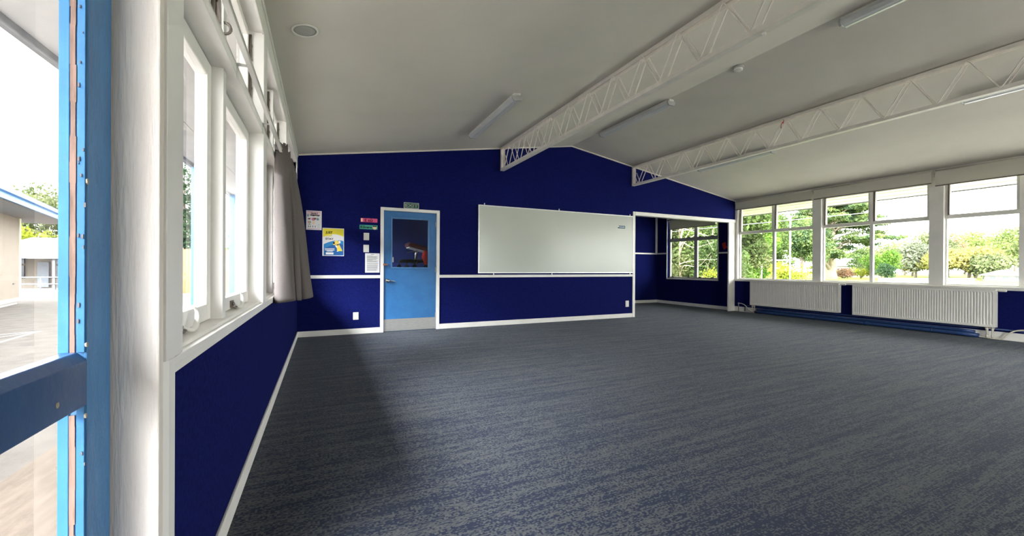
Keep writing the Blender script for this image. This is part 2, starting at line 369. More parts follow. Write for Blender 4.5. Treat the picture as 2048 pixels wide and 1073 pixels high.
# ================================================================ ROOM SHELL
bm = nb(); bx(bm, XL-.15, XR+.15, YB-.1, YA+.1, -.12, 0)
struct('floor', bm, 'carpet', 'navy blue carpet with pale grey flecked streaks', 'floor')
bm = nb()
prism(bm, [(XL-.15, gz(XL)-.0237), (XM, ZP), (XM, ZP+.12), (XL-.15, gz(XL)+.096)], 'y', YB-.1, YF+.1)
prism(bm, [(XM, ZP), (XR+.15, gz(XR)-.0227), (XR+.15, gz(XR)+.097), (XM, ZP+.12)], 'y', YB-.1, YF+.1)
struct('ceiling', bm, 'ceil', 'pale grey gabled ceiling of two sloping planes', 'ceiling')

# left wall : below the sills blue fabric, above white
xi, xo = XL-.012, XL-.15
bm = nb()
bx(bm, xo, xi, 1.30, YF, 0, .83, 0)
bx(bm, xo, xi, 1.30, YF, 2.60, gz(XL)-.001, 1)
bx(bm, xo, xi, 6.62, YF, .83, 2.60, 0)
bx(bm, xo, xi, YB, .28, 0, gz(XL), 1); bx(bm, xo, xi, .28, 1.30, 2.12, gz(XL), 1)
struct('wall_left', bm, ['blue_wall', 'white'], 'low blue fabric wall under the left windows, white above them', 'wall')
# posts between bays
bm = nb()
for a, b in ((3.04, 3.20), (4.78, 4.94), (6.62, 6.70)):
    bx(bm, xo, XL, a, b, .86, 2.60)
struct('trim_1', bm, 'white', 'white posts between the left window bays', 'trim', .003)
bm = nb(); bx(bm, xo, XL+.002, 1.262, 1.388, .862, 2.62)
struct('trim_2', bm, 'grey_alu' if False else 'white', 'white window post beside the blue outside door', 'trim', .002)
bm = nb(); bx(bm, xo, XL-.004, 1.232, 1.262, 0, 2.62); bx(bm, xo, -.452, 1.228, 1.234, 0, 2.62)
struct('trim_3', bm, 'worn_white', 'scuffed white door jamb beside the blue outside door', 'trim', .003)
bm = nb()
prism(bm, [(xi-.02, 1.25), (xi, 1.252), (XL, 1.288), (XL, 1.334), (xi-.02, 1.334)], 'z', 0, .861)
struct('trim_4', bm, 'white', 'white vertical edge strip at the near end of the blue wall', 'trim', .002)
# head trims and cornice left
bm = nb(); bx(bm, xi, XL, 1.262, 6.70, 2.592, 2.64); bx(bm, xi, XL-.004, 1.262, YF, 2.78, gz(XL)-.001)
struct('trim_5', bm, 'white', 'white head board above the left windows', 'trim', .002)
# sill & apron
bm = nb()
bx(bm, xo-.02, XL-.022, 1.388, 6.62, .842, .872); bx(bm, XL-.030, XL+.001, 1.334, 6.70, .838, .860); bx(bm, xi-.01, XL-.0005, 1.334, 6.70, .818, .838)
struct('trim_6', bm, 'white', 'long white sill with a groove under the left windows', 'trim', .002)

# right wall
xo2 = XR+.15
bm = nb()
bx(bm, XR, xo2, YB, YA, 0, .79, 0)
bx(bm, XR, xo2, YB, YF, 2.66, gz(XR)-.02, 1)
bx(bm, XR, xo2, YF, 7.53, .79, 2.9, 0); bx(bm, XR, xo2, 9.29, YA, .79, 2.9, 0); bx(bm, XR, xo2, 7.53, 9.29, 2.60, 2.9, 0)
bx(bm, XR, xo2, YB, -2.29, .79, 2.66, 1)
struct('wall_right', bm, ['blue_wall', 'white'], 'low blue fabric wall behind the radiators under the right windows', 'wall')
bm = nb()
for a, b in ((5.028, 5.194), (3.143, 3.33), (1.27, 1.455), (-.60, -.42), (6.95, YF)): bx(bm, XR-.004, xo2, a, b, .83, 2.66)
struct('trim_7', bm, 'white', 'broad white posts between the right window bays', 'trim', .003)
bm = nb(); bx(bm, XR-.03, xo2+.02, -2.4, YF, .805, .832); bx(bm, XR-.012, XR, YB, YF, .775, .805)
struct('trim_8', bm, 'white', 'long white sill board above the radiators', 'trim', .003)
bm = nb(); bx(bm, XR-.014, XR, YB, YF-.02, 2.655, 2.70); bx(bm, XR-.02, XR, YB, YF-.02, 2.80, gz(XR)-.003)
struct('trim_9', bm, 'white', 'white head board above the right windows', 'trim', .002)

# far wall
def farpiece(bm, x0, x1, z0, mi=0, y0=YF, y1=YF+.1):
    xs = [x0] + ([XM] if x0 < XM < x1 else []) + [x1]
    prism(bm, [(x0, z0), (x1, z0)] + [(x, gz(x)-.001) for x in reversed(xs)], 'y', y0, y1, mi)
bm = nb()
farpiece(bm, XL-.14, .908, 0); farpiece(bm, .908, 1.81, 2.045); farpiece(bm, 1.81, 6.31, 0)
farpiece(bm, 6.31, 9.43, 2.29); farpiece(bm, 9.43, XR+.14, 0, 0, YF, YF+.022); farpiece(bm, 9.43, XR+.14, 2.29, 0, YF+.022, YF+.1)
struct('wall_far', bm, 'blue_wall', 'deep blue fabric gable wall with the whiteboard', 'wall')
# trims on the far wall
bm = nb()
for x0, x1 in ((XL, .86), (1.861, 6.25)): bx(bm, x0, x1, YF-.018, YF, .907, .957)
struct('trim_10', bm, 'white', 'white dado rail across the far blue wall', 'trim', .002)
bm = nb()
n0 = .022
prism(bm, [(XL, ZL-.001), (XL, ZL-n0), (XM, ZP-n0), (XR, ZR-n0), (XR, ZR-.001), (XM, ZP-.001)], 'y', YF-.018, YF)
struct('trim_11', bm, 'ceil', 'thin pale bead along the gable top of the far wall', 'trim')
bm = nb()
bx(bm, 6.25, 6.315, YF-.02, YF+.12, 0, 2.357); bx(bm, 6.315, XR, YF-.022, YF+.12, 2.277, 2.357)
bx(bm, 9.41, 9.64, YF-.012, YF+.026, 0, 2.277)
struct('trim_12', bm, 'white', 'white frame around the opening to the alcove', 'trim', .003)
bm = nb()
bx(bm, .86, .912, YF-.022, YF+.11, 0, 2.092); bx(bm, 1.806, 1.861, YF-.022, YF+.11, 0, 2.092); bx(bm, .86, 1.861, YF-.022, YF+.11, 2.04, 2.092)
struct('trim_13', bm, 'white', 'white frame around the blue inner door', 'trim', .003)
# baseboards
bm = boxes([(xi, XL, 1.334, YF, 0, .088)]); struct('baseboard_left', bm, 'white', 'white baseboard under the left windows', 'baseboard', .003)
bm = boxes([(XL, .86, YF-.015, YF, 0, .088), (1.861, 6.25, YF-.015, YF, 0, .088)])
struct('baseboard_far', bm, 'white', 'white baseboard along the far blue wall', 'baseboard', .003)
bm = boxes([(XR-.015, XR, YB, YF, 0, .123), (XR-.015, XR, YF+.12, YA, 0, .088), (6.31, XR-.015, YA-.015, YA, 0, .088)])
struct('baseboard_right', bm, 'white', 'white baseboard below the radiators and in the alcove', 'baseboard', .003)
# alcove
bm = boxes([(6.2, XR+.14, YA, YA+.1, 0, 2.9)]); struct('wall_alcove_back', bm, 'blue_wall', 'blue back wall of the alcove', 'wall')
bm = boxes([(6.2, 6.30, YF+.1, YA, 0, 2.8)]); struct('wall_alcove_left', bm, 'blue_wall', 'blue side wall of the alcove', 'wall')
bm = boxes([(6.2, XR+.14, YF+.1, YA+.1, 2.72, 2.8)]); struct('ceiling_alcove', bm, 'ceil', 'flat pale ceiling of the alcove', 'ceiling')
bm = boxes([(6.3, XR, YA-.015, YA, 1.53, 1.575), (XR-.015, XR, 9.33, YA-.015, 1.53, 1.575), (XR-.015, XR, YF+.12, 7.49, 1.495, 1.535), (9.585, 9.655, YA-.03, YA-.002, 1.575, 2.72)])
struct('trim_14', bm, 'white', 'white rails and corner strip inside the alcove', 'trim', .002)
# back of the room (behind the viewer) and the store behind the blue door
bm = nb(); farpiece(bm, XL-.14, XR+.14, 2.62, 0, YB-.1, YB)
bx(bm, XL-.14, XR+.14, YB-.1, YB, 0, .28)
for a, b in ((XL-.14, 4.2), (6.4, XR+.14)): bx(bm, a, b, YB-.1, YB, .28, 2.62)
struct('wall_back', bm, 'ceil', 'glazed wall behind the viewer', 'wall')
for i, (a, b) in enumerate(BBAYS):
    root = thing('window_%d' % (11+i), (a, YB-.05, .28), 'tall glazed bay behind the viewer, %s' % ('toward the middle of the wall', 'beside the right wall')[i], 'window', None, 'structure')
    m_ = (a+b)/2
    bm = boxes([(a, a+.05, YB-.08, YB-.02, .28, 2.62), (b-.05, b, YB-.08, YB-.02, .28, 2.62), (m_-.03, m_+.03, YB-.08, YB-.02, .28, 2.62), (a, b, YB-.08, YB-.02, .28, .34), (a, b, YB-.08, YB-.02, 2.56, 2.62)])
    obj('window_frame', bm, 'white', root)
    bm = boxes([(a+.05, m_-.03, YB-.055, YB-.051, .34, 2.56), (m_+.03, b-.05, YB-.055, YB-.051, .34, 2.56)]); obj('pane', bm, 'glass', root)
bm = boxes([(xo, XL-.012, YF+.1, 7.35, 0, 2.8), (xo, XL-.012, 9.55, YA+.1, 0, 2.8), (xo, XL-.012, 7.35, 9.55, 0, .5), (xo, XL-.012, 7.35, 9.55, 2.55, 2.8)])
struct('wall_store_left', bm, 'white', 'side wall of the room behind the blue door', 'wall')
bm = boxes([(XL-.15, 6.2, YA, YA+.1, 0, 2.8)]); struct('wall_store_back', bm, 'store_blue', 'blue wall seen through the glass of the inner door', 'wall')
bm = boxes([(XL-.15, 6.2, YF+.1, YA+.1, 2.72, 2.8)]); struct('ceiling_store', bm, 'ceil', 'ceiling of the room behind the blue door', 'ceiling')

# ================================================================ WINDOWS
def latch(parent, x, y, z, s=1):
    """casement stay: plate, pivot and curved hook handle"""
    bm = nb(); bx(bm, x-.002, x+.008, y-.030, y+.030, z-.018, z+.016)
    lathe(bm, [(.009, .006), (.011, .012), (.006, .018)], (x, y-.01, z), 'x', 12)
    tube(bm, spl([(x+.012, y-.035, z-.012), (x+.020, y-.005, z-.022), (x+.018, y+.04, z-.020)], 5), .005, 8)
    p = obj('window_latch', bm, 'iron', parent)
    bm = nb()
    pts = spl([(x+.014, y+.02, z-.006), (x+.026, y+.07, z-.024), (x+.030, y+.115, z-.012), (x+.028, y+.132, z+.030), (x+.022, y+.118, z+.052)], 6)
    n = len(pts); tube(bm, pts, .006, 10, radii=[.005+.004*math.sin(math.pi*min(1, i/n*1.2)) for i in range(n)])
    obj('latch_handle', bm, 'plastic', p)

def left_bay(n, y0, y1, ym, label):
    root = thing('window_%d' % n, (XL-.1, y0, .87), label, 'window', None, 'structure')
    zt0, zt1 = 1.95, 2.0; z0, z1 = .872, 2.592
    bm = nb(); bx(bm, XL-.14, XL, y0, y1, zt0, zt1)
    bx(bm, XL-.13, XL-.04, ym-.028, ym+.028, z0, zt0); bx(bm, XL-.13, XL-.04, ym-.028, ym+.028, zt1, z1)
    bx(bm, XL-.14, XL-.1, y0, y1, z0-.02, z0)
    obj('window_frame', bm, 'white', root, .003)
    for a, b in ((y0, ym-.028), (ym+.028, y1)):
        for lo, hi, up in ((z0, zt0, 0), (zt1, z1, 1)):
            s = .062 if not up else .038; br = .066 if not up else .036
            bm = nb(); xa, xb = XL-.125, XL-.082; a2, b2, lo2, hi2 = a+.004, b-.004, lo+.004, hi-.004
            bx(bm, xa, xb, a2, a2+s, lo2, hi2); bx(bm, xa, xb, b2-s, b2, lo2, hi2)
            bx(bm, xa, xb, a2+s, b2-s, lo2, lo2+br); bx(bm, xa, xb, a2+s, b2-s, hi2-s, hi2)
            sash = obj('window_sash', bm, 'white', root, .004)
            bm = nb(); bx(bm, XL-.108, XL-.104, a2+s-.002, b2-s+.002, lo2+br-.002, hi2-s+.002); obj('pane', bm, 'glass_dirty', sash)
            if not up: 
                if y0 < 3.1: latch(root, xb, a+.25 if a < 1.5 else a+.36, lo+.032)
            else:
                bm = nb(); bx(bm, xb, xb+.016, b2-.012, b2-.002, lo2+.01, hi2-.02); 
                for k in range(6): bx(bm, xb+.016, xb+.019, b2-.014, b2-.001, lo2+.04+k*.09, lo2+.052+k*.09)
                obj('friction_stay', bm, 'dark_metal', root)  # dark ribbed strip up the far side of each upper sash
                if a < 2:
                    bm = nb(); 
                    ring = [(xb+.012+.0*math.cos(t), b2-.06+.02*math.sin(t), lo2+.13+.024*math.cos(t)) for t in [i*2*math.pi/14 for i in range(15)]]
                    tube(bm, [(xb+.045+.022*math.sin(i*2*math.pi/14), b2+.01, lo2+.12+.024*math.cos(i*2*math.pi/14)) for i in range(15)], .006, 8)
                    bx(bm, xb, xb+.03, b2-.004, b2+.018, lo2+.02, lo2+.6)
                    obj('ring_stay', bm, 'iron', root)
left_bay(1, 1.388, 3.04, 2.125, 'nearest left window bay, four white framed panes with curled latches')
left_bay(2, 3.20, 4.78, 3.99, 'middle left window bay partly hidden by the grey curtain')
left_bay(3, 4.94, 6.62, 5.78, 'farthest left window bay behind the grey curtain')
# small screw plugs on posts
def right_bay(n, y0, y1, label):
    ym = (y0+y1)/2
    root = thing('window_%d' % n, (XR+.1, y0, .83), label, 'window', None, 'structure')
    z0, z1, zt0, zt1 = .832, 2.655, 1.972, 2.024
    bm = nb(); bx(bm, XR+.06, XR+.12, ym-.028, ym+.028, z0, z1); bx(bm, XR+.055, XR+.125, y0, y1, zt0, zt1)
    f = .022
    bx(bm, XR+.07, XR+.12, y0, y0+f, z0, z1); bx(bm, XR+.07, XR+.12, y1-f, y1, z0, z1)
    bx(bm, XR+.07, XR+.12, y0, y1, z0, z0+f); bx(bm, XR+.07, XR+.12, y0, y1, z1-f, z1)
    obj('window_frame', bm, 'white', root, .003)
    for a, b in ((y0+f, ym-.028), (ym+.028, y1-f)):
        bm = nb(); bx(bm, XR+.095, XR+.099, a, b, z0+f, zt0); obj('pane', bm, 'glass', root)
        bm = nb(); s = .030
        lo, hi = zt1+.003, z1-f-.003; a2, b2 = a+.003, b-.003
        bx(bm, XR+.08, XR+.115, a2, a2+s, lo, hi); bx(bm, XR+.08, XR+.115, b2-s, b2, lo, hi)
        bx(bm, XR+.08, XR+.115, a2, b2, lo, lo+s*.6); bx(bm, XR+.08, XR+.115, a2, b2, hi-s, hi)
        sash = obj('window_sash', bm, 'white', root, .003)
        bm = nb(); bx(bm, XR+.096, XR+.1, a2+s-.002, b2-s+.002, lo+s*.6-.002, hi-s+.002); obj('pane', bm, 'glass', sash)
        bm = nb(); bx(bm, XR+.045, XR+.080, b2-.03, b2-.012, lo+.01, hi-.01); obj('friction_stay', bm, 'dark_metal', root)  # dark strip up the far side of the upper sash
names_r = ['farthest right window bay with trees outside, beside the alcove opening', 'middle right window bay with the big cedar outside',
           'nearest visible right window bay looking over open field', 'right window bay beside the viewer', 'right window bay behind the viewer']
for i, (a, b) in enumerate(RB): right_bay(4+i, a, b, names_r[i])
# alcove window
root = thing('window_9', (XR+.06, 7.53, .79), 'grey framed alcove window facing dense trees', 'window', None, 'structure')
bm = nb(); y0, y1, z0, z1 = 7.53, 9.29, .79, 2.60
c = .03
bx(bm, XR-.012, XR+.14, y0-c, y0, z0-c, z1+c); bx(bm, XR-.012, XR+.14, y1, y1+c, z0-c, z1+c); bx(bm, XR-.012, XR+.14, y0, y1, z0-c, z0); bx(bm, XR-.012, XR+.14, y0, y1, z1, z1+c)
obj('casing', bm, 'white', root, .002)
bm = nb(); f = .045
for a, b, lo, hi in ((y0, y0+f, z0, z1), (y1-f, y1, z0, z1), (8.31-.055, 8.31+.055, z0, z1), (y0, y1, z0, z0+f), (y0, y1, z1-f, z1), (y0, y1, 1.90, 2.0)):
    bx(bm, XR+.08, XR+.135, a, b, lo, hi)
obj('window_frame', bm, 'grey_alu', root, .003)
for a, b in ((y0+f, 8.255), (8.365, y1-f)):
    for lo, hi in ((z0+f, 1.90), (2.0, z1-f)):
        bm = nb(); bx(bm, XR+.105, XR+.109, a, b, lo, hi); obj('pane', bm, 'glass', root)
        for q in (a+.12, b-.16):
            bm = nb(); bx(bm, XR+.050, XR+.08, q, q+.09, lo-.012, lo+.012); lathe(bm, [(.012, -.01), (.014, .012), (.008, .02)], (XR+.06, q+.045, lo), 'z', 10)
            obj('window_latch', bm, 'black', root)
# unseen store window, added to brighten the room behind the inner door
root = thing('window_10', (XL-.1, 7.35, .5), 'window of the room behind the blue inner door', 'window', None, 'structure')
bm = boxes([(XL-.13, XL-.08, 7.35, 7.40, .5, 2.55), (XL-.13, XL-.08, 9.50, 9.55, .5, 2.55), (XL-.13, XL-.08, 8.425, 8.475, .5, 2.55), (XL-.13, XL-.08, 7.35, 9.55, .5, .55), (XL-.13, XL-.08, 7.35, 9.55, 2.50, 2.55)])
obj('window_frame', bm, 'white', root, .002)
bm = boxes([(XL-.11, XL-.106, 7.4, 8.425, .55, 2.50), (XL-.11, XL-.106, 8.475, 9.5, .55, 2.50)]); obj('pane', bm, 'glass', root)

# ================================================================ OUTSIDE DOOR (door_1)
d1 = thing('door_1', (-.46, .31, 0), 'peeling blue glazed outside door at the left edge', 'door', None, 'structure')
bm = nb(); xa, xb = -.484, -.440; ya, yb = .31, 1.226
bx(bm, xa, xb, 1.124, yb, .01, 2.10); bx(bm, xa, xb, ya, ya+.10, .01, 2.10)
bx(bm, xa, xb, ya+.10, 1.124, 2.0, 2.10); bx(bm, xa, xb, ya+.10, 1.124, .01, .22)
obj('door_stile', bm, 'ext_blue', d1, .003)
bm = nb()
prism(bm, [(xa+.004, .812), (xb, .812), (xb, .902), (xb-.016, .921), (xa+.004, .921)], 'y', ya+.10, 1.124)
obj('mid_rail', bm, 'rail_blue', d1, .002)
bm = nb()                                             # bead strips in the glass reveal, with bare timber between
for lo, hi in ((.921, 2.0), (.22, .812)):
    bx(bm, xb-.014, xb-.002, 1.118, 1.1235, lo, hi); bx(bm, xa+.001, xb-.027, 1.1205, 1.1235, lo, hi)
obj('glazing_bead', bm, 'bead_blue', d1, .001)
bm = nb()
rnd = random.Random(3)
for lo, hi in ((.921, 2.0), (.22, .812)):
    z = lo
    while z < hi-.02:
        h = rnd.uniform(.02, .09); bx(bm, xb-.026+rnd.uniform(-.0008, .0008), xb-.018+rnd.uniform(-.001, .001), 1.1215, 1.1245, z, min(z+h, hi)); z += h
b_ = obj('bare_timber_strip', bm, 'raw_wood', d1)
b_['label'] = 'bare pinkish timber showing between blue strips'
bm = nb()                                             # chips in the paint
for k in range(26):
    z = rnd.uniform(.3, 1.95); 
    if .8 < z < .93: continue
    s = rnd.uniform(.001, .0035); xx = rnd.uniform(xb-.012, xb-.001)
    bx(bm, xx-s*.5, xx+s*.5, 1.1165, 1.1185, z-s*1.6, z+s*1.6)
obj('paint_chip', bm, 'ink', d1)
bm = nb()
for (yy, z, s) in ((1.123, 1.272, .005), (1.122, .936, .005), (1.02, .842, .006), (1.119, .79, .004)):
    vs = [(xb+.0008, yy+s*math.cos(t)*rnd.uniform(.6, 1.1), z+s*1.3*math.sin(t)*rnd.uniform(.6, 1.1)) for t in [i*math.pi/4 for i in range(8)]]
    A = [bm.verts.new(v) for v in vs]; B = [bm.verts.new((v[0]-.003, v[1], v[2])) for v in vs]
    bm.faces.new(A)
    for i in range(8): bm.faces.new((A[i], B[i], B[(i+1) % 8], A[(i+1) % 8]))
o = obj('bare_chip', bm, 'chip_white', d1)
bm = nb()
bx(bm, -.466, -.462, ya+.09, 1.125, .92, 2.005); bx(bm, -.466, -.462, ya+.09, 1.125, .215, .813); obj('pane', bm, 'glass_dirty', d1)
bm = nb(); bx(bm, xo-.03, xo+.145, .26, 1.26, -.04, .012)
struct('trim_15', bm, 'steel', 'metal threshold under the outside door', 'trim', .002)
bm = boxes([(xo, XL, .245, .305, 0, 2.16), (xo, XL, .245, 1.262, 2.105, 2.16)])
struct('trim_16', bm, 'worn_white', 'white frame at the hinge side of the outside door', 'trim', .002)

# ================================================================ INNER DOOR (door_2)
d2 = thing('door_2', (.912, YF+.03, 0), 'blue inner door with a tall glass pane and steel kick plate', 'door', None, 'structure')
bm = nb(); ya, yb = YF+.004, YF+.044
bx(bm, .915, 1.046, ya, yb, .006, 2.036); bx(bm, 1.668, 1.803, ya, yb, .006, 2.036); bx(bm, 1.046, 1.668, ya, yb, .006, 1.082); bx(bm, 1.046, 1.668, ya, yb, 1.918, 2.036)
obj('door_leaf', bm, 'door_blue', d2, .0015)
bm = nb(); t = .018
bx(bm, 1.030, 1.046+.008, ya-.012, ya+.02, 1.066, 1.934); bx(bm, 1.660, 1.684, ya-.012, ya+.02, 1.066, 1.934)
bx(bm, 1.046+.008, 1.660, ya-.012, ya+.02, 1.066, 1.090); bx(bm, 1.046+.008, 1.660, ya-.012, ya+.02, 1.910, 1.934)
obj('glazing_bead', bm, 'ext_blue', d2, .004)
bm = nb(); bx(bm, 1.05, 1.664, ya+.018, ya+.023, 1.084, 1.914); obj('pane', bm, 'glass', d2)
bm = nb(); bx(bm, .920, 1.798, ya-.003, ya, .010, .212); obj('kick_plate', bm, 'steel', d2, .001)
bm = nb(); lathe(bm, [(.001, -.064), (.022, -.062), (.029, -.050), (.026, -.036), (.012, -.026), (.012, -.010), (.034, -.008), (.036, 0)], (.975, ya, .862), 'y', 24)
h_ = obj('door_handle', bm, 'chrome', d2)
bm = nb(); tube(bm, spl([(.975, ya-.048, .862), (1.02, ya-.050, .862), (1.07, ya-.046, .856), (1.095, ya-.042, .850)], 5), .008, 10); obj('lever', bm, 'chrome', h_)
for z in (1.842, 1.048, .253):
    bm = nb(); tube(bm, [(1.806, ya-.006, z-.05), (1.806, ya-.006, z+.05)], .007, 10); bx(bm, 1.790, 1.806, ya-.002, ya, z-.045, z+.045); obj('hinge', bm, 'steel', d2)
bm = nb(); bx(bm, .905, .975, YF-.040, YF-.002, 1.118, 1.148); o = obj('turn_button', bm, 'wood', d2, .004); o['label'] = 'small brown wooden turn button'
bm = nb()
for k in range(16):
    x, z = rnd.uniform(.95, 1.77), rnd.uniform(.25, 1.02); s = rnd.uniform(.002, .005)
    bx(bm, x-s, x+s, ya-.0006, ya, z-s*.6, z+s*.6)
obj('paint_chip', bm, 'chip_white', d2)

# ================================================================ ROLLER BLINDS (right)
def blind(y0, y1, zb, label, xf=9.60, group=None, ztop=2.79):
    r = thing('roller_blind', (xf, (y0+y1)/2, ztop), label, 'blind', group)
    bm = nb(); tube(bm, [(xf+.005, y0+.015, ztop), (xf+.005, y1-.015, ztop)], .030, 20); obj('roller_tube', bm, 'blind', r)
    bm = nb(); bx(bm, xf-.026, xf-.0245, y0+.02, y1-.02, zb, ztop); obj('blind_cloth', bm, 'blind', r)
    bm = nb(); bx(bm, xf-.031, xf-.019, y0+.02, y1-.02, zb-.012, zb+.008); obj('hem_bar', bm, 'iron', r, .003)
    for y in (y0+.004, y1-.008):
        bm = nb(); bx(bm, xf-.026, XR-.002 if XR-xf < .2 else xf+.04, y, y+.004, ztop-.035, ztop+.04); obj('bracket', bm, 'plastic', r)
    bm = nb(); tube(bm, spl([(xf-.01, y1-.013, ztop-.03), (xf-.026, y1-.010, ztop-.06), (xf-.018, y1-.010, ztop-.09)], 5), .0022, 6); obj('pull_chain', bm, 'iron', r)
blind(5.165, 6.975, 2.60, 'roller blind rolled up over the farthest right window bay')
blind(3.255, 5.155, 2.60, 'roller blind rolled up over the window with the big cedar')
blind(1.37, 3.245, 2.545, 'roller blind hanging lowest, over the nearest visible right window')
blind(7.60, 9.25, 2.285, 'roller blind partly drawn inside the alcove window', xf=9.70, ztop=2.56)

# ================================================================ RADIATORS
def radiator(y0, y1, z0, z1, label, valve_near=True):
    r = thing('radiator', (9.58, (y0+y1)/2, z0), label, 'radiator', 'steel panel radiators')
    xf, xb = 9.532, 9.622
    bm = nb(); n = int(round((y1-y0-.04)/.0333)); w = (y1-y0-.04)/n
    prof = []
    y = y0+.02; zs = [z0+.03, z0+.05, z1-.055, z1-.035]
    # corrugated face: grid of columns; recess pressed between the ribs
    ys = [(y0, 0)]
    for k in range(n):
        a = y0+.02+k*w
        ys += [(a+w*.18, 0), (a+w*.36, 1), (a+w*.64, 1), (a+w*.82, 0)]
    ys.append((y1, 0))
    rows = [(z0+.0, 0), (z0+.03, 0), (z0+.05, 1), (z1-.055, 1), (z1-.035, 0), (z1, 0)]
    grid = [[bm.verts.new((xf+(.010 if (i and j) else 0), yy, zz)) for (zz, j) in rows] for (yy, i) in ys]
    for a, b in zip(grid, grid[1:]):
        for k in range(len(rows)-1): bm.faces.new((a[k], b[k], b[k+1], a[k+1]))
    obj('front_panel', bm, 'rad', r)
    for ya_, yb_ in ((y0-.004, y0), (y1, y1+.004)):
        bm = nb(); bx(bm, xf, xb, ya_, yb_, z0+.004, z1-.002); obj('side_cover', bm, 'rad', r)
    bm = nb(); 
    bx(bm, xf, xf+.012, y0, y1, z1-.004, z1+.002); bx(bm, xb-.012, xb, y0, y1, z1-.004, z1+.002)
    k = y0
    while k < y1-.01: bx(bm, xf+.012, xb-.012, k, k+.006, z1-.004, z1); k += .022
    obj('top_grille', bm, 'rad', r)
    bm = nb(); bx(bm, xb-.02, xb-.01, y0, y1, z0, z1-.01); obj('back_panel', bm, 'rad', r)
    yv = y0
    bm = nb(); tube(bm, [(9.575, yv+.01, z1-.012), (9.575, yv-.02, z1-.012)], .009, 12)
    lathe(bm, [(.014, -.02), (.019, -.03), (.019, -.10), (.012, -.108)], (9.575, yv, z1-.012), 'y', 18)
    obj('thermostat_valve', bm, 'plastic', r)
    return r
def rad_feet(r, ya, yb, z0, z1=.02):
    bm = nb()
    for y in (ya, yb):
        tube(bm, [(9.575, y, z1), (9.575, y, z0+.01)], .009, 10)
        lathe(bm, [(.015, z0-.055), (.017, z0-.05), (.017, z0-.02), (.010, z0-.015)], (9.575, y, 0), 'z', 14)
        lathe(bm, [(.014, .03), (.016, .035), (.016, .06), (.009, .065)], (9.575, y, 0), 'z', 14)
    bx(bm, 9.565, 9.585, min(ya, yb)-.02, max(ya, yb)+.02, z0-.026, z0-.014)
    obj('pipe_connection', bm, 'hose', r)
r1 = radiator(4.64, 6.525, .20, .797, 'white ribbed radiator under the farthest right window bay')
rad_feet(r1, 6.44, 6.49, .20)
r2 = radiator(2.517, 4.398, .19, .785, 'white ribbed radiator nearest the viewer, below open field view')
rad_feet(r2, 2.555, 2.613, .19)
# pipes along the floor
bm = nb(); tube(bm, [(9.575, 6.42, .038), (9.565, 6.2, .046), (9.562, 2.95, .046), (9.575, 2.70, .04)], .034, 16)
tube(bm, [(9.60, 6.40, .098), (9.60, 6.2, .100), (9.60, 2.95, .100), (9.60, 2.75, .09)], .026, 14)
tag(obj('heating_pipe', bm, 'pipe_blue'), 'fat dark blue pipe pair lying on the carpet under the radiators', 'pipe')
for y in (5.9, 5.1, 4.2, 3.25):
    p_ = nb(); tube(p_, [(9.562, y-.012, .046), (9.562, y+.012, .046)], .038, 16); obj('pipe_clip', p_, 'pipe_blue', bpy.data.objects['heating_pipe'])
bm = nb(); tube(bm, [(9.628, 6.72, .02), (9.628, 6.72, .145), (9.628, 6.66, .162), (9.628, 1.0, .162)], .011, 12)
tag(obj('heating_pipe', bm, 'pipe_blue'), 'slim blue pipe running along the wall just above the fat pipes', 'pipe')
for k, y in enumerate((6.874,)):
    bm = nb(); tube(bm, [(9.60, y, 0), (9.60, y, .20), (9.60, y-.03, .212)], .011, 12); lathe(bm, [(.015, .185), (.016, .19), (.016, .225), (.01, .23)], (9.60, y, 0), 'z', 14)
    tag(obj('pipe_riser', bm, 'steel'), 'short upright metal pipe riser beside the alcove post', 'pipe')
bm = nb(); tube(bm, spl([(9.60, 6.85, .212), (9.60, 6.79, .210), (9.60, 6.70, .175), (9.595, 6.62, .105), (9.585, 6.54, .052), (9.577, 6.50, .035)], 6), .009, 10)
tag(obj('radiator_hose', bm, 'hose'), 'cream hose curving down to the farther radiator', 'hose')
bm = nb(); tube(bm, spl([(9.60, 2.76, .034), (9.585, 2.66, .020), (9.58, 2.50, .012), (9.58, 2.44, .030), (9.585, 2.40, .095), (9.59, 2.34, .155), (9.60, 2.25, .183), (9.61, 2.12, .18), (9.62, 1.95, .12), (9.62, 1.8, .02)], 6), .011, 10)
tag(obj('radiator_hose', bm, 'hose'), 'cream hose arching up beside the nearer radiator', 'hose')

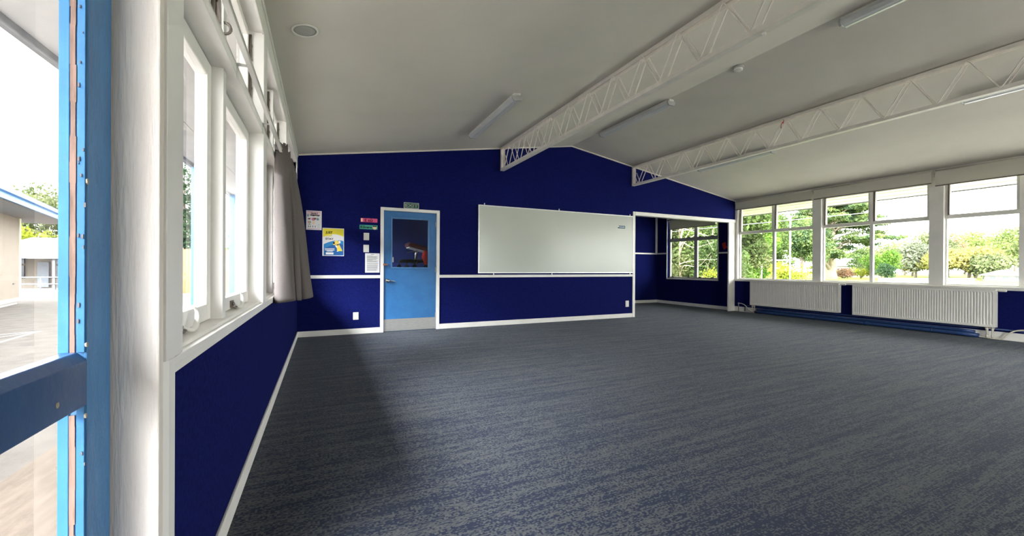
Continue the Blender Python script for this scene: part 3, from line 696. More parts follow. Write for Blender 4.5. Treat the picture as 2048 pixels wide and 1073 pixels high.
# ================================================================ TRUSSES
def truss(x, label):
    w = .075; zt = gz(x+w/2); zb = 2.919; tz = 3.345
    t = thing('roof_truss', (x+w/2, 2, zb), label, 'truss', 'steel lattice trusses under the ceiling')
    y0, y1 = YB, YF-.02
    top = min(gz(x), gz(x+w))-.002
    bm = nb(); bx(bm, x+.004, x+w-.004, y0, y1, tz+.006, top); obj('packing_strip', bm, 'truss', t)
    def chord(name, zlo, zhi, plate_low):
        bm = nb()
        bx(bm, x, x+.005, y0, y1, zlo, zhi); bx(bm, x+w-.005, x+w, y0, y1, zlo, zhi)
        if plate_low: bx(bm, x+.005, x+w-.005, y0, y1, zlo, zlo+.005)
        else: bx(bm, x+.005, x+w-.005, y0, y1, zhi-.005, zhi)
        for k in range(9):
            yy = 6.3-k*1.05; lathe(bm, [(.005, -.004), (.005, 0)], (x, yy, (zlo+zhi)/2), 'x', 8)
        obj(name, bm, 'truss', t)
    chord('top_chord', tz-.034, tz+.006, False); chord('bottom_chord', zb, zb+.042, True)
    bm = nb(); bx(bm, x, x+w, y1-.006, y1, zb, tz); bx(bm, x, x+.005, y1-.045, y1, zb, tz); bx(bm, x+w-.005, x+w, y1-.045, y1, zb, tz); bx(bm, x+.012, x+w-.012, y1-.02, y1-.006, zb, tz); obj('end_plate', bm, 'truss', t)
    for xx in (x-.004, x+w+.004):
        pts = []; k = 0
        yb_ = 6.81; 
        pts.append((xx, yb_+.13, tz-.14))
        while yb_ > y0+.3:
            pts.append((xx, yb_, zb+.014)); pts.append((xx, yb_-.236, tz-.010)); yb_ -= .4725
        bm = nb(); tube(bm, rbend(pts, .035, 3), .0066, 8); obj('web_rod', bm, 'truss', t)
    return t
T1 = truss(3.022, 'white lattice truss nearer the left windows, crossing above the inner door side')
T2 = truss(6.205, 'white lattice truss nearer the right windows, above the alcove opening')
bm = nb(); lathe(bm, [(.004, 2.925), (.004, 2.908), (.016, 2.906), (.018, 2.892), (.010, 2.884)], (3.05, 1.99, 0), 'z', 14)
tag(obj('ceiling_hook', bm, 'plastic'), 'small white hook fixed under the nearer truss', 'hook')
bm = nb(); tube(bm, spl([(6.198, 3.74, 3.325), (6.196, 3.735, 3.30), (6.19, 3.748, 3.275), (6.19, 3.765, 3.262), (6.192, 3.772, 3.225), (6.192, 3.770, 3.20)], 5), .005, 8, radii=None)
lathe(bm, [(.002, 3.262), (.011, 3.270), (.011, 3.282), (.003, 3.290)], (6.19, 3.742, 0), 'z', 12)
tag(obj('balloon_scrap', bm, 'red_rubber'), 'scrap of burst red balloon caught on the right truss', 'balloon')

# ================================================================ CEILING LIGHTS
def batten(xc, y0, y1, label):
    z = gz(xc); tilt = 0 if abs(xc-XM) < .1 else (math.atan((ZP-ZL)/(XM-XL)) if xc < XM else -math.atan((ZP-ZR)/(XR-XM)))
    if abs(xc-XM) < .1: z = ZP-.012
    t = thing('ceiling_light', (xc, (y0+y1)/2, z), label, 'ceiling light', 'fluorescent batten lights')
    t.rotation_euler = (0, -tilt, 0)
    L = (y1-y0)/2
    bm = nb(); bx(bm, -.045, .045, -L, L, -.030, .004); obj('light_housing', bm, 'plastic', t, .002, local=True)
    bm = nb(); prism(bm, [(-.068, -.028), (-.068, -.050), (-.045, -.080), (-.006, -.084), (0, -.088), (.006, -.084), (.045, -.080), (.068, -.050), (.068, -.028)], 'y', -L+.02, L-.02)
    obj('light_diffuser', bm, 'diffuser', t, local=True)
    for s in (-1, 1):
        bm = nb(); a, b = sorted((s*L, s*(L-.022))); prism(bm, [(-.072, -.020), (-.072, -.054), (-.048, -.086), (.048, -.086), (.072, -.054), (.072, -.020)], 'y', a, b); obj('end_cap', bm, 'grey_alu', t, .002, local=True)
batten(2.125, 4.42, 6.06, 'fluorescent batten light on the left slope of the ceiling')
batten(4.66, 4.42, 6.07, 'fluorescent batten light on the ridge between the two trusses')
batten(4.69, .62, 2.27, 'fluorescent batten light on the ridge at the top edge')
batten(7.19, 4.50, 6.05, 'batten light half hidden behind the right truss, toward the far wall')
batten(7.14, .55, 2.17, 'batten light behind the right truss at the right edge')

# ceiling speaker and smoke detector
z = gz(-.13)
t = thing('ceiling_speaker', (-.13, 3.385, z), 'round grey ceiling speaker beside the left windows', 'speaker')
a = math.atan((ZP-ZL)/(XM-XL)); t.rotation_euler = (0, -a, 0)
bm = nb(); lathe(bm, [(.093, .001), (.093, -.005), (.086, -.009), (.078, -.006), (.078, .001)], (0, 0, 0), 'z', 40); obj('speaker_rim', bm, 'plastic', t, local=True)
bm = nb(); lathe(bm, [(.079, -.002), (.06, -.007), (.001, -.009)], (0, 0, 0), 'z', 40); obj('speaker_grille', bm, 'grille', t, local=True)
t = thing('smoke_detector', (4.66, 3.36, ZP-.006), 'round smoke detector on the ceiling ridge', 'smoke detector')
bm = nb(); lathe(bm, [(.062, 0), (.062, -.014), (.056, -.020), (.030, -.022)], (0, 0, 0), 'z', 32); obj('detector_base', bm, 'grey_alu', t, local=True)
bm = nb(); lathe(bm, [(.045, -.018), (.050, -.028), (.048, -.040), (.030, -.046), (.001, -.048)], (0, 0, 0), 'z', 32)
for k in range(10):
    an = k*math.pi/5; bx(bm, .040*math.cos(an)-.004, .040*math.cos(an)+.004, .040*math.sin(an)-.004, .040*math.sin(an)+.004, -.047, -.024)
obj('detector_cap', bm, 'plastic', t, local=True)

# ================================================================ WHITEBOARD
t = thing('whiteboard', (4.42, YF-.01, .98), 'long whiteboard on the far blue wall', 'whiteboard')
bm = boxes([(2.60, 6.245, YF-.022, YF-.006, 1.0, 2.238)]); obj('writing_surface', bm, 'board', t)
bm = nb()
bx(bm, 2.584, 2.602, YF-.030, YF-.002, .985, 2.252); bx(bm, 6.238, 6.249, YF-.030, YF-.002, .985, 2.252)
bx(bm, 2.602, 6.24, YF-.030, YF-.002, 2.236, 2.252); bx(bm, 2.602, 6.24, YF-.030, YF-.002, .985, 1.003)
obj('board_frame', bm, 'alu', t, .002)
for x, z in ((2.71, 2.262), (4.33, 2.262), (6.17, 2.262), (6.18, .972), (4.17, .972), (2.9, .972)):
    bm = nb(); bx(bm, x-.008, x+.008, YF-.012, YF-.001, z-.02, z+.028 if z > 2 else z+.014); obj('wall_clip', bm, 'alu', t, .002)
bm = nb(); prism(bm, [(5.815, 1.968), (5.83, 2.022), (6.02, 2.022), (6.02, 1.962), (5.83, 1.962)], 'y', YF-.0245, YF-.022); lo_ = obj('maker_badge', bm, 'logo', t)
bm = nb(); bx(bm, 5.822, 5.848, YF-.0255, YF-.0245, 1.99, 2.015)
for k in range(5): bx(bm, 5.862+k*.03, 5.882+k*.03, YF-.0255, YF-.0245, 1.985, 2.0)
obj('badge_mark', bm, 'paper', lo_)
bm = nb(); lathe(bm, [(.001, -.003), (.009, -.002), (.012, 0)], (6.03, YF-.022, 1.40), 'y', 16); obj('magnet_spot', bm, 'paper', t)

# ================================================================ WALL ITEMS
def plate(x0, x1, z0, z1, label, kind, dots):
    t = thing(kind, ((x0+x1)/2, YF, (z0+z1)/2), label, kind.replace('_', ' '))
    bm = nb(); bx(bm, x0, x1, YF-.010, YF-.0005, z0, z1); obj('face_plate', bm, 'plastic', t, .003)
    for (cx, cz, w, h) in dots:
        bm = nb(); bx(bm, cx-w, cx+w, YF-.0165, YF-.0095, cz-h, cz+h); obj('rocker' if kind == 'light_switch' else 'socket_face', bm, 'plastic', t, .002)
    return t
plate(.596, .682, 1.532, 1.652, 'plain white wall plate directly under the green Kōrero card', 'light_switch', [(.639, 1.592, .022, .034)])
plate(.594, .680, 1.334, 1.455, 'white light switch directly above the printed notice', 'light_switch', [(.640, 1.392, .008, .012)])
plate(.440, .524, .232, .352, 'white power outlet left of the blue inner door, near the floor', 'power_outlet', [(.482, .322, .026, .018), (.482, .262, .026, .018)])
plate(6.060, 6.150, .235, .370, 'white power outlet under the right end of the whiteboard', 'power_outlet', [(6.105, .335, .026, .02), (6.105, .27, .026, .02)])
# exit sign
t = thing('exit_sign', (1.365, YF-.01, 2.094), 'dark green EXIT sign above the blue inner door', 'sign')
bm = nb(); bx(bm, 1.236, 1.492, YF-.030, YF-.014, 2.095, 2.197); obj('sign_border', bm, 'paper', t, .012, 3)
bm = nb(); bx(bm, 1.246, 1.482, YF-.033, YF-.029, 2.104, 2.188); obj('sign_panel', bm, 'exit_green', t)
bm = text_far('EXIT', 1.258, 2.118, .078, YF-.034, .212)
for k, dx in enumerate((.0025,)):
    b2 = text_far('EXIT', 1.258+.003, 2.1185, .078, YF-.034, .212); me = bpy.data.meshes.new('x'); b2.to_mesh(me); b2.free(); bm.from_mesh(me); bpy.data.meshes.remove(me)
obj('sign_lettering', bm, 'paper', t)
# word cards
def card(x0, x1, z0, z1, m, label, txt, tx, tz, ts, tw):
    t = thing('word_card', ((x0+x1)/2, YF, (z0+z1)/2), label, 'card', 'laminated word cards by the inner door')
    bm = nb(); bx(bm, x0, x1, YF-.004, YF-.0005, z0, z1); obj('card_backing', bm, m, t, .008, 2)
    bm = text_far(txt, tx, tz, ts, YF-.0055, tw); obj('card_lettering', bm, 'black_ink', t)
    return t
t = card(.550, .812, 1.828, 1.892, 'magenta', 'pink word card reading E tū', 'E', .612, 1.838, .062, .028)
bm = text_far('tū', .664, 1.838, .062, YF-.0055, .07); obj('card_lettering', bm, 'black_ink', t)
bm = nb(); bx(bm, .556, .580, YF-.0055, YF-.004, 1.834, 1.886); obj('picture', bm, 'skin_print', t)
t = card(.533, .814, 1.712, 1.782, 'teal', 'green word card reading Kōrero with a little face', 'Kōrero', .548, 1.728, .056, .175)
bm = nb(); lathe(bm, [(.001, -.0065), (.030, -.006), (.032, -.004)], (.768, YF, 1.742), 'y', 20); obj('picture', bm, 'skin_print', t)
bm = nb(); bx(bm, .74, .796, YF-.0072, YF-.0066, 1.757, 1.772); bx(bm, .750, .758, YF-.0072, YF-.0066, 1.742, 1.748); bx(bm, .776, .784, YF-.0072, YF-.0066, 1.742, 1.748); obj('picture', bm, 'black_ink', t)
# notice
t = thing('notice', (.734, YF, 1.156), 'printed white notice with grey text beside the inner door', 'notice')
bm = nb(); bx(bm, .621, .849, YF-.003, YF-.0005, .998, 1.318); obj('paper_sheet', bm, 'paper', t)
bm = nb(); bx(bm, .71, .76, YF-.0038, YF-.003, 1.296, 1.302); z = 1.275
rr = random.Random(5)
while z > 1.02:
    xa_ = .648; xe = rr.choice((.82, .82, .815, .80, .74)); bx(bm, xa_, xe, YF-.0038, YF-.003, z, z+.0035); z -= rr.choice((.0105, .0105, .0105, .019))
obj('printed_text', bm, 'ink', t)
# hand washing poster
def disc(bm, cx, cz, rx, rz, y, seg=20, mi=0):
    A = [bm.verts.new((cx+rx*math.cos(2*math.pi*k/seg), y, cz+rz*math.sin(2*math.pi*k/seg))) for k in range(seg)]
    B = [bm.verts.new((v.co.x, y+.0008, v.co.z)) for v in A]
    f = bm.faces.new(A); f.material_index = mi
    for k in range(seg):
        f = bm.faces.new((A[k], B[k], B[(k+1) % seg], A[(k+1) % seg])); f.material_index = mi
def poly(bm, pts, y, mi=0):
    A = [bm.verts.new((p[0], y, p[1])) for p in pts]; B = [bm.verts.new((p[0], y+.0008, p[1])) for p in pts]; n = len(pts)
    f = bm.faces.new(A); f.material_index = mi
    for k in range(n):
        f = bm.faces.new((A[k], B[k], B[(k+1) % n], A[(k+1) % n])); f.material_index = mi
t = thing('poster', (-.135, YF, 1.815), 'pale pink Māori hand washing poster by the grey curtain', 'poster')
bm = nb(); bx(bm, -.243, -.026, YF-.004, YF-.0005, 1.668, 1.966); obj('poster_sheet', bm, 'paper', t)
bm = nb(); y = YF-.0050
poly(bm, [(-.232, 1.90), (-.037, 1.90), (-.037, 1.952), (-.232, 1.952)], y, 0)
poly(bm, [(-.232, 1.948), (-.040, 1.940), (-.040, 1.948), (-.232, 1.956)], y-.001, 3)
poly(bm, [(-.230, 1.682), (-.040, 1.682), (-.040, 1.688), (-.230, 1.688)], y, 3)
disc(bm, -.200, 1.838, .020, .012, y, mi=1); disc(bm, -.142, 1.834, .026, .024, y, mi=2); disc(bm, -.120, 1.842, .018, .014, y-.001, mi=1); disc(bm, -.082, 1.836, .018, .020, y, mi=4)
disc(bm, -.198, 1.785, .020, .016, y, mi=1); disc(bm, -.198, 1.785, .012, .008, y-.001, mi=5); disc(bm, -.140, 1.778, .019, .024, y, mi=5)
for xx in (-.214, -.190, -.155, -.122): poly(bm, [(xx, 1.705), (xx+.008, 1.705), (xx+.010, 1.732), (xx+.002, 1.732)], y, 6)
poly(bm, [(-.216, 1.748), (-.182, 1.748), (-.182, 1.755), (-.216, 1.755)], y, 6)
poly(bm, [(-.228, 1.872), (-.206, 1.872), (-.206, 1.904), (-.228, 1.904)], y-.001, 4)
for k in range(5): poly(bm, [(-.09, 1.70+k*.014), (-.05, 1.70+k*.014), (-.05, 1.703+k*.014), (-.09, 1.703+k*.014)], y, 4)
obj('poster_picture', bm, ['pinkpaper', 'brown_print', 'rose_print', 'rose_print', 'sky_print', 'skin_print', 'black_ink'], t)
bm = text_far('Horoia ō', -.175, 1.915, .030, YF-.0075, .095); obj('poster_lettering', bm, 'black_ink', t)
bm = text_far('ringaringa', -.188, 1.888, .030, YF-.0075, .135); obj('poster_lettering', bm, 'black_ink', t)
# yellow and blue dog poster
t = thing('poster', (.143, YF, 1.485), 'yellow and blue poster with a cartoon dog and the word STAY', 'poster')
bm = nb(); bx(bm, -.014, .300, YF-.004, YF-.0005, 1.264, 1.706); obj('poster_sheet', bm, 'paper', t)
bm = nb(); y = YF-.0050; x0, x1, z0, z1 = -.006, .292, 1.274, 1.696
def arc(cx, cz, rx, rz, a0, a1, n=16): return [(cx+rx*math.cos(R(a0+(a1-a0)*k/n)), cz+rz*math.sin(R(a0+(a1-a0)*k/n))) for k in range(n+1)]
poly(bm, [(x0, z1), (x0, 1.560)] + [(x0+(x1-x0)*k/12, 1.560+.05*math.sin(math.pi*k/12*.9)) for k in range(1, 13)] + [(x1, z1)], y, 0)
poly(bm, [(x0+.01, z0), (x1, z0), (x1, 1.50)] + [(x1-(x1-x0-.01)*k/14, 1.41+.105*math.cos((k/14)*1.55-.35)) for k in range(1, 15)], y, 1)
poly(bm, [(x0+.02, z0), (x1, z0), (x1, 1.44)] + [(x1-(x1-x0-.02)*k/14, 1.35+.105*math.cos((k/14)*1.6-.35)) for k in range(1, 15)], y-.0006, 2)
disc(bm, .195, 1.480, .040, .033, y-.0012, mi=3); disc(bm, .152, 1.470, .014, .016, y-.0018, mi=4); disc(bm, .160, 1.452, .024, .014, y-.0012, mi=3)
disc(bm, .236, 1.488, .014, .022, y-.0018, mi=5); disc(bm, .205, 1.492, .004, .005, y-.0022, mi=4)
poly(bm, [(.185, 1.445), (.228, 1.450), (.280, 1.345), (.205, 1.340), (.196, 1.372)], y-.0012, 3); disc(bm, .235, 1.362, .026, .018, y-.0018, mi=6)
poly(bm, [(.190, 1.448), (.226, 1.452), (.224, 1.438), (.196, 1.432)], y-.0022, 4); poly(bm, [(.165, 1.435), (.195, 1.430), (.205, 1.395), (.188, 1.398)], y-.0014, 5)
disc(bm, .206, 1.342, .013, .008, y-.002, mi=5)
for (a, b, z) in ((.018, .160, 1.372), (.022, .160, 1.352), (.048, .136, 1.335)): poly(bm, [(a, z), (b, z), (b, z+.011), (a, z+.011)], y-.0012, 5)
poly(bm, [(.036, 1.288), (.146, 1.288), (.146, 1.320), (.036, 1.320)], y-.0012, 5)
obj('poster_picture', bm, ['yellow', 'bluep', 'bluep2', 'dogyellow', 'black_ink', 'paper', 'yellow'], t)
for s, x, z, w, h, m in (('JUST', .030, 1.618, .10, .050, 'black_ink'), ('RUN', .034, 1.572, .085, .044, 'yellow'), ('STAY', .030, 1.520, .115, .040, 'black_ink')):
    bm = text_far(s, x, z, h, YF-.0080, w); obj('poster_lettering', bm, m, t)
# red scrap in the alcove
bm = nb(); rr = random.Random(11)
A = []
for k in range(9):
    an = k*2*math.pi/9; rad_ = (.085, .11, .075, .10, .06, .12, .08, .10, .07)[k]
    A.append(bm.verts.new((XR-.012-rr.uniform(0, .02), 7.31+.75*rad_*math.cos(an), 1.70+rad_*1.1*math.sin(an))))
c0 = bm.verts.new((XR-.055, 7.31, 1.71)); c1 = bm.verts.new((XR-.003, 7.31, 1.70))
for k in range(9):
    bm.faces.new((A[k], A[(k+1) % 9], c0)); bm.faces.new((A[(k+1) % 9], A[k], c1))
tag(obj('paper_flower', bm, 'red'), 'crumpled red paper decoration on the alcove wall beside the white post', 'decoration')

# ================================================================ CURTAIN AND TRACK
t = thing('curtain_track', (-.30, 2.9, 2.0), 'white curtain track above the left windows on metal brackets', 'curtain track')
bm = nb(); bx(bm, -.306, -.296, .9, 5.6, 1.988, 2.008); bx(bm, -.310, -.292, .9, 5.6, 2.0085, 2.012); bx(bm, -.310, -.292, .9, 5.6, 1.984, 1.9875)
obj('track_rail', bm, 'white', t)
for y in (2.15, 2.97, 4.1, 5.3):
    bm = nb(); bx(bm, XL, XL+.003, y-.016, y+.016, 1.935, 1.998); bx(bm, XL, -.306, y-.012, y+.012, 1.996, 2.0)
    obj('bracket', bm, 'alu', t, .001)
def curtain():
    top = [(-.338, 3.68), (-.345, 3.63), (-.325, 3.61), (-.300, 3.61), (-.275, 3.625), (-.262, 3.66), (-.285, 3.72), (-.335, 3.76), (-.330, 3.82), (-.270, 3.85), (-.262, 3.90), (-.30, 3.96),
           (-.335, 4.0), (-.32, 4.06), (-.268, 4.10), (-.262, 4.16), (-.32, 4.22), (-.335, 4.28), (-.27, 4.34), (-.262, 4.42), (-.33, 4.48), (-.335, 4.56), (-.265, 4.64), (-.262, 4.74), (-.33, 4.84)]
    bot = [(-.335, 3.82), (-.355, 3.70), (-.345, 3.60), (-.300, 3.56), (-.250, 3.57), (-.205, 3.62), (-.200, 3.72), (-.235, 3.80), (-.215, 3.74), (-.185, 3.72), (-.162, 3.78), (-.19, 3.87),
           (-.175, 3.84), (-.13, 3.83), (-.092, 3.90), (-.080, 4.0), (-.15, 4.10), (-.27, 4.15), (-.22, 4.30), (-.12, 4.40), (-.26, 4.50), (-.24, 4.62), (-.12, 4.72), (-.25, 4.82), (-.30, 4.95)]
    T = spl([(a, b, 0) for a, b in top], 6); B = spl([(a, b, 0) for a, b in bot], 6); n = len(T)
    ztop, zbot = 2.055, .822; rows = 46
    bm = nb(); G = []
    for j in range(rows+1):
        u = j/rows; z = ztop+(zbot-ztop)*u
        k = min(1, u*1.02)**.80; row = []
        for i in range(n):
            p = T[i]*(1-k)+B[i]*k
            wob = .006*math.sin(i*.35+z*5)*min(1, u*3)
            if u < .05: wob += .006*math.sin(i*1.9)*(1-u/.05)     # gathered heading
            zz = z + (.012*math.sin(i*.9) if j == 0 else 0) - (.010*math.sin(i*.12) if j == rows else 0)
            row.append(bm.verts.new((min(p.x+wob, -.06) if p.x+wob > -.352 or z < .87 else -.352, p.y, zz)))
        G.append(row)
    for a, b in zip(G, G[1:]):
        for i in range(n-1):
            f = bm.faces.new((a[i], a[i+1], b[i+1], b[i])); f.smooth = True
    # thickness
    t = thing('curtain', (-.25, 4.2, .82), 'short grey curtain gathered at the far end of the left windows', 'curtain')
    o = obj('curtain_cloth', bm, 'curtain', t)
    md = o.modifiers.new('thickness', 'SOLIDIFY'); md.thickness = .002
    bm = nb(); A = []
    for i in range(0, n): 
        p = T[i]; A.append(((p.x-.0025 if i % 2 else p.x+.0025), p.y))
    rows2 = [2.052, 2.035, 2.012, 1.985]
    G = [[bm.verts.new((x+(.004 if (i+j) % 2 else -.001), y_, zz+(.005 if i % 3 == 0 and j == 0 else 0))) for i, (x, y_) in enumerate(A)] for j, zz in enumerate(rows2)]
    for a, b in zip(G, G[1:]):
        for i in range(n-1): bm.faces.new((a[i], a[i+1], b[i+1], b[i]))
    o = obj('curtain_heading', bm, 'curtain', t); md = o.modifiers.new('thickness', 'SOLIDIFY'); md.thickness = .002
curtain()

# ================================================================ THINGS BEHIND THE INNER DOOR
t = thing('storage_cabinet', (1.6, 8.05, 0), 'grey cabinet behind the inner door carrying the swivel stool', 'cabinet')
bm = boxes([(1.10, 2.35, 7.75, 8.35, 0, 1.03)]); obj('cabinet_body', bm, 'stack_grey', t, .006)
bm = boxes([(1.08, 2.37, 7.73, 8.37, 1.03, 1.06)]); obj('cabinet_top', bm, 'stack_grey', t, .004)
t = thing('swivel_stool', (1.66, 8.0, 1.06), 'maroon padded swivel stool seen through the inner door glass', 'stool')
bm = nb()
# tilted padded seat
seat = Matrix.Translation((1.70, 8.0, 1.475)) @ Matrix.Rotation(R(14), 4, 'Y')
b0 = nb(); bx(b0, -.24, .24, -.20, .20, -.045, .045)
es = list(b0.edges); bmesh.ops.bevel(b0, geom=es, offset=.040, segments=4, affect='EDGES', profile=.5, clamp_overlap=True); bmesh.ops.transform(b0, matrix=seat, verts=b0.verts)
obj('seat_pad', b0, 'maroon', t, smooth=True)
b0 = nb(); bx(b0, -.20, .20, -.17, .17, -.062, -.040); bmesh.ops.transform(b0, matrix=seat, verts=b0.verts); obj('seat_plate', b0, 'plastic', t, .004)
bm = nb(); tube(bm, [(1.67, 8.0, 1.42), (1.655, 8.0, 1.36), (1.645, 8.0, 1.15)], .022, 16, radii=[.02, .024, .03]); obj('gas_post', bm, 'chrome', t)
bm = nb(); tube(bm, spl([(1.66, 7.97, 1.400), (1.58, 7.95, 1.395), (1.52, 7.95, 1.385), (1.47, 7.95, 1.37)], 4), .008, 8); obj('height_lever', bm, 'iron', t)
bm = nb()
for k in range(5):
    an = R(186+k*72); c, s = math.cos(an), math.sin(an)
    tube(bm, [(1.645, 8.0, 1.20), (1.645+.16*c, 8.0+.16*s, 1.215), (1.645+.32*c, 8.0+.25*s, 1.20)], .03, 10, radii=[.045, .036, .028])
obj('star_base', bm, 'black', t)
for k in range(5):
    an = R(186+k*72); c, s = math.cos(an), math.sin(an); bm = nb()
    lathe(bm, [(.020, -.02), (.038, -.017), (.038, .017), (.020, .02)], (1.645+.32*c, 8.0+.25*s, 1.099), 'y', 16); tube(bm, [(1.645+.32*c, 8.0+.25*s, 1.11), (1.645+.32*c, 8.0+.25*s, 1.19)], .009, 8); obj('caster', bm, 'rubber', t)
t = thing('red_bag', (1.83, 7.90, 1.08), 'red cloth bag hanging under the maroon stool seat', 'bag')
bm = nb()
lathe(bm, [(.012, 1.44), (.045, 1.41), (.075, 1.35), (.080, 1.29), (.055, 1.24), (.045, 1.20), (.050, 1.16), (.04, 1.14)], (1.815, 7.84, 0), 'z', 14)
for v in bm.verts:
    v.co += Vector((noise.noise(v.co*14), noise.noise(v.co*14+Vector((9, 0, 0)))*.6, 0))*.03
obj('bag_cloth', bm, 'red', t)
bm = nb(); tube(bm, spl([(1.82, 7.86, 1.40), (1.80, 7.87, 1.43), (1.80, 7.88, 1.455)], 4), .006, 8); obj('bag_strap', bm, 'red', t)
bm = nb(); bx(bm, 1.46, 1.49, YA-.012, YA-.0005, 1.20, 1.32); tag(obj('light_switch', bm, 'plastic', None, .002), 'small white switch on the wall behind the inner door glass', 'light switch')

# ================================================================ OUTSIDE, LEFT
GL = -.35
bm = nb(); bx(bm, -90, xo-.0, -30, 90, GL-.3, GL)
struct('ground_asphalt', bm, 'asphalt', 'pale worn asphalt playground outside the left windows', 'ground')
def strip(bm, p, q, w, z=GL+.003):
    p, q = Vector(p), Vector(q); d = (q-p).normalized(); n = Vector((-d.y, d.x))*w/2
    v = [(*(p+n), z), (*(q+n), z), (*(q-n), z), (*(p-n), z)]
    A = [bm.verts.new(a) for a in v]; B = [bm.verts.new((a[0], a[1], z-.004)) for a in v]
    bm.faces.new(A); 
    for k in range(4): bm.faces.new((A[k], B[k], B[(k+1) % 4], A[(k+1) % 4]))
bm = nb(); strip(bm, (-5.3, 9.5), (-5.605, 12.32), .06); strip(bm, (-7.2, 11.2), (-5.605, 12.32), .05); strip(bm, (-6.1, 10.6), (-5.605, 12.32), .03)
tag(obj('court_marking', bm, 'line_paint'), 'white court lines painted on the asphalt playground', 'marking')
bm = nb(); bx(bm, -4.0, -1.9, -16, 3.4, GL-.05, GL+.02); bx(bm, -15, -4.0, -16, 7.8, GL-.05, GL+.02)  # unseen pale slab added to throw light up through the left windows
struct('ground_forecourt', bm, 'concrete', 'pale concrete forecourt outside the blue door', 'ground')
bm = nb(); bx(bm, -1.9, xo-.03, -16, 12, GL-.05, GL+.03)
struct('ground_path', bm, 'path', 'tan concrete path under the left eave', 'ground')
# eaves (left)
bm = nb(); bx(bm, -1.76, xo, -5, 12, 2.62, 2.68)
for x in (-.9, -1.35): bx(bm, x-.012, x+.012, -5, 12, 2.612, 2.62)
struct('eave_soffit_left', bm, 'soffit_left', 'weathered soffit over the left windows', 'eave')
bm = nb(); bx(bm, -1.86, -1.785, -5, 12, 2.60, 2.74); bx(bm, -1.784, -1.762, -5, 12, 2.57, 2.80)
struct('eave_gutter_left', bm, 'gutter_grey', 'dark grey gutter along the left eave', 'gutter', .01)
bm = nb(); prism(bm, [(-1.80, 2.74), (-1.80, 2.80), (XM, 4.05), (11.6, 2.86), (11.6, 2.80), (XM, 3.95)], 'y', -5, 12)
struct('roof', bm, 'roof_grey', 'long low roof over the classroom', 'roof')
bm = nb(); bx(bm, xo2, 11.2, -6, 12, 2.64, 2.70)
for x in (10.25, 10.75): bx(bm, x-.01, x+.01, -6, 12, 2.632, 2.64)
struct('eave_soffit_right', bm, 'soffit_right', 'cream soffit boards over the right windows', 'eave')
bm = nb(); bx(bm, 11.2, 11.24, -6, 12, 2.62, 2.86); bx(bm, 11.24, 11.34, -6, 12, 2.72, 2.84)
struct('eave_gutter_right', bm, 'gutter', 'gutter along the right eave', 'gutter', .01)
for i, y in enumerate((7.53, 10.2)):
    t = thing('veranda_post', (-1.74, y, GL), 'pale blue veranda post seen through the nearest left window' if i == 0 else 'pale blue veranda post seen farther off, through the second pane', 'post', 'blue veranda posts')
    bm = nb(); bx(bm, -1.79, -1.69, y-.05, y+.05, GL, 2.60); obj('post_shaft', bm, 'ext_blue', t, .004)
    bm = nb(); bx(bm, -1.81, -1.67, y-.07, y+.07, GL, GL+.06); obj('post_foot', bm, 'gutter', t, .004)
t = thing('handrail', (-1.74, 9, GL), 'low blue rail between the veranda posts', 'rail')
bm = nb(); bx(bm, -1.77, -1.71, 10.25, 14.8, .62, .70); obj('top_rail', bm, 'ext_blue', t, .004)
for y in (12.0, 14.7):
    bm = nb(); bx(bm, -1.765, -1.715, y-.025, y+.025, GL, .62); obj('rail_post', bm, 'ext_blue', t)

# cream classroom block opposite
d = Vector((-.25, .968, 0)).normalized(); nrm = Vector((d.y, -d.x, 0))       # nrm faces the viewer's side (+X)
C0 = Vector((-10.2, 21.3, 0))                                              # far corner on the ground
t = thing('classroom_block', (C0.x, C0.y, GL), 'cream classroom block with a blue fascia across the playground', 'building')
def obox(bm, s0, s1, o0, o1, z0, z1, mi=0, base=C0):   # s along d backwards, o outwards
    vs = []
    for s in (s0, s1):
        for o in (o0, o1):
            for z in (z0, z1):
                p = base + d*s + nrm*o; vs.append(bm.verts.new((p.x, p.y, z)))
    for q in ((0, 1, 3, 2), (4, 6, 7, 5), (0, 4, 5, 1), (2, 3, 7, 6), (0, 2, 6, 4), (1, 5, 7, 3)):
        f = bm.faces.new([vs[i] for i in q]); f.material_index = mi
bm = nb(); obox(bm, -24, 0, -7, 0, GL+.12, 2.80); obj('block_wall', bm, 'cream', t)
bm = nb(); obox(bm, -24, -.05, -7, -.05, GL, GL+.12); obj('foundation', bm, 'stack_grey', t)
bm = nb(); obox(bm, -.14, .02, -.02, .03, GL+.12, 2.80); obox(bm, -24, 0, .0, .03, GL+.12, GL+.24); obj('corner_board', bm, 'soffit_right', t)
bm = nb(); obox(bm, -24, 2.2, -7.5, 1.05, 2.80, 2.86); obj('block_soffit', bm, 'build_white', t)
bm = nb(); obox(bm, -24, 2.2, 1.03, 1.10, 2.80, 3.02); obox(bm, 2.15, 2.22, -7.5, 1.05, 2.80, 3.02); obj('fascia', bm, 'ext_blue', t)
bm = nb(); obox(bm, -24, 2.25, 1.10, 1.20, 2.96, 3.08); obj('gutter', bm, 'ext_blue', t)
bm = nb()
A = [C0+d*-24+nrm*1.2, C0+d*2.3+nrm*1.2, C0+d*2.3+nrm*-3.2, C0+d*-24+nrm*-3.2, C0+d*2.3+nrm*-7.6, C0+d*-24+nrm*-7.6]
v = [bm.verts.new((p.x, p.y, z)) for p, z in zip(A, (3.08, 3.08, 3.9, 3.9, 3.08, 3.08))]
bm.faces.new((v[0], v[1], v[2], v[3])); bm.faces.new((v[3], v[2], v[4], v[5])); bm.faces.new((v[1], v[4], v[2])); bm.faces.new((v[0], v[3], v[5])); bm.faces.new((v[0], v[5], v[4], v[1]))
obj('block_roof', bm, 'roof_grey', t)
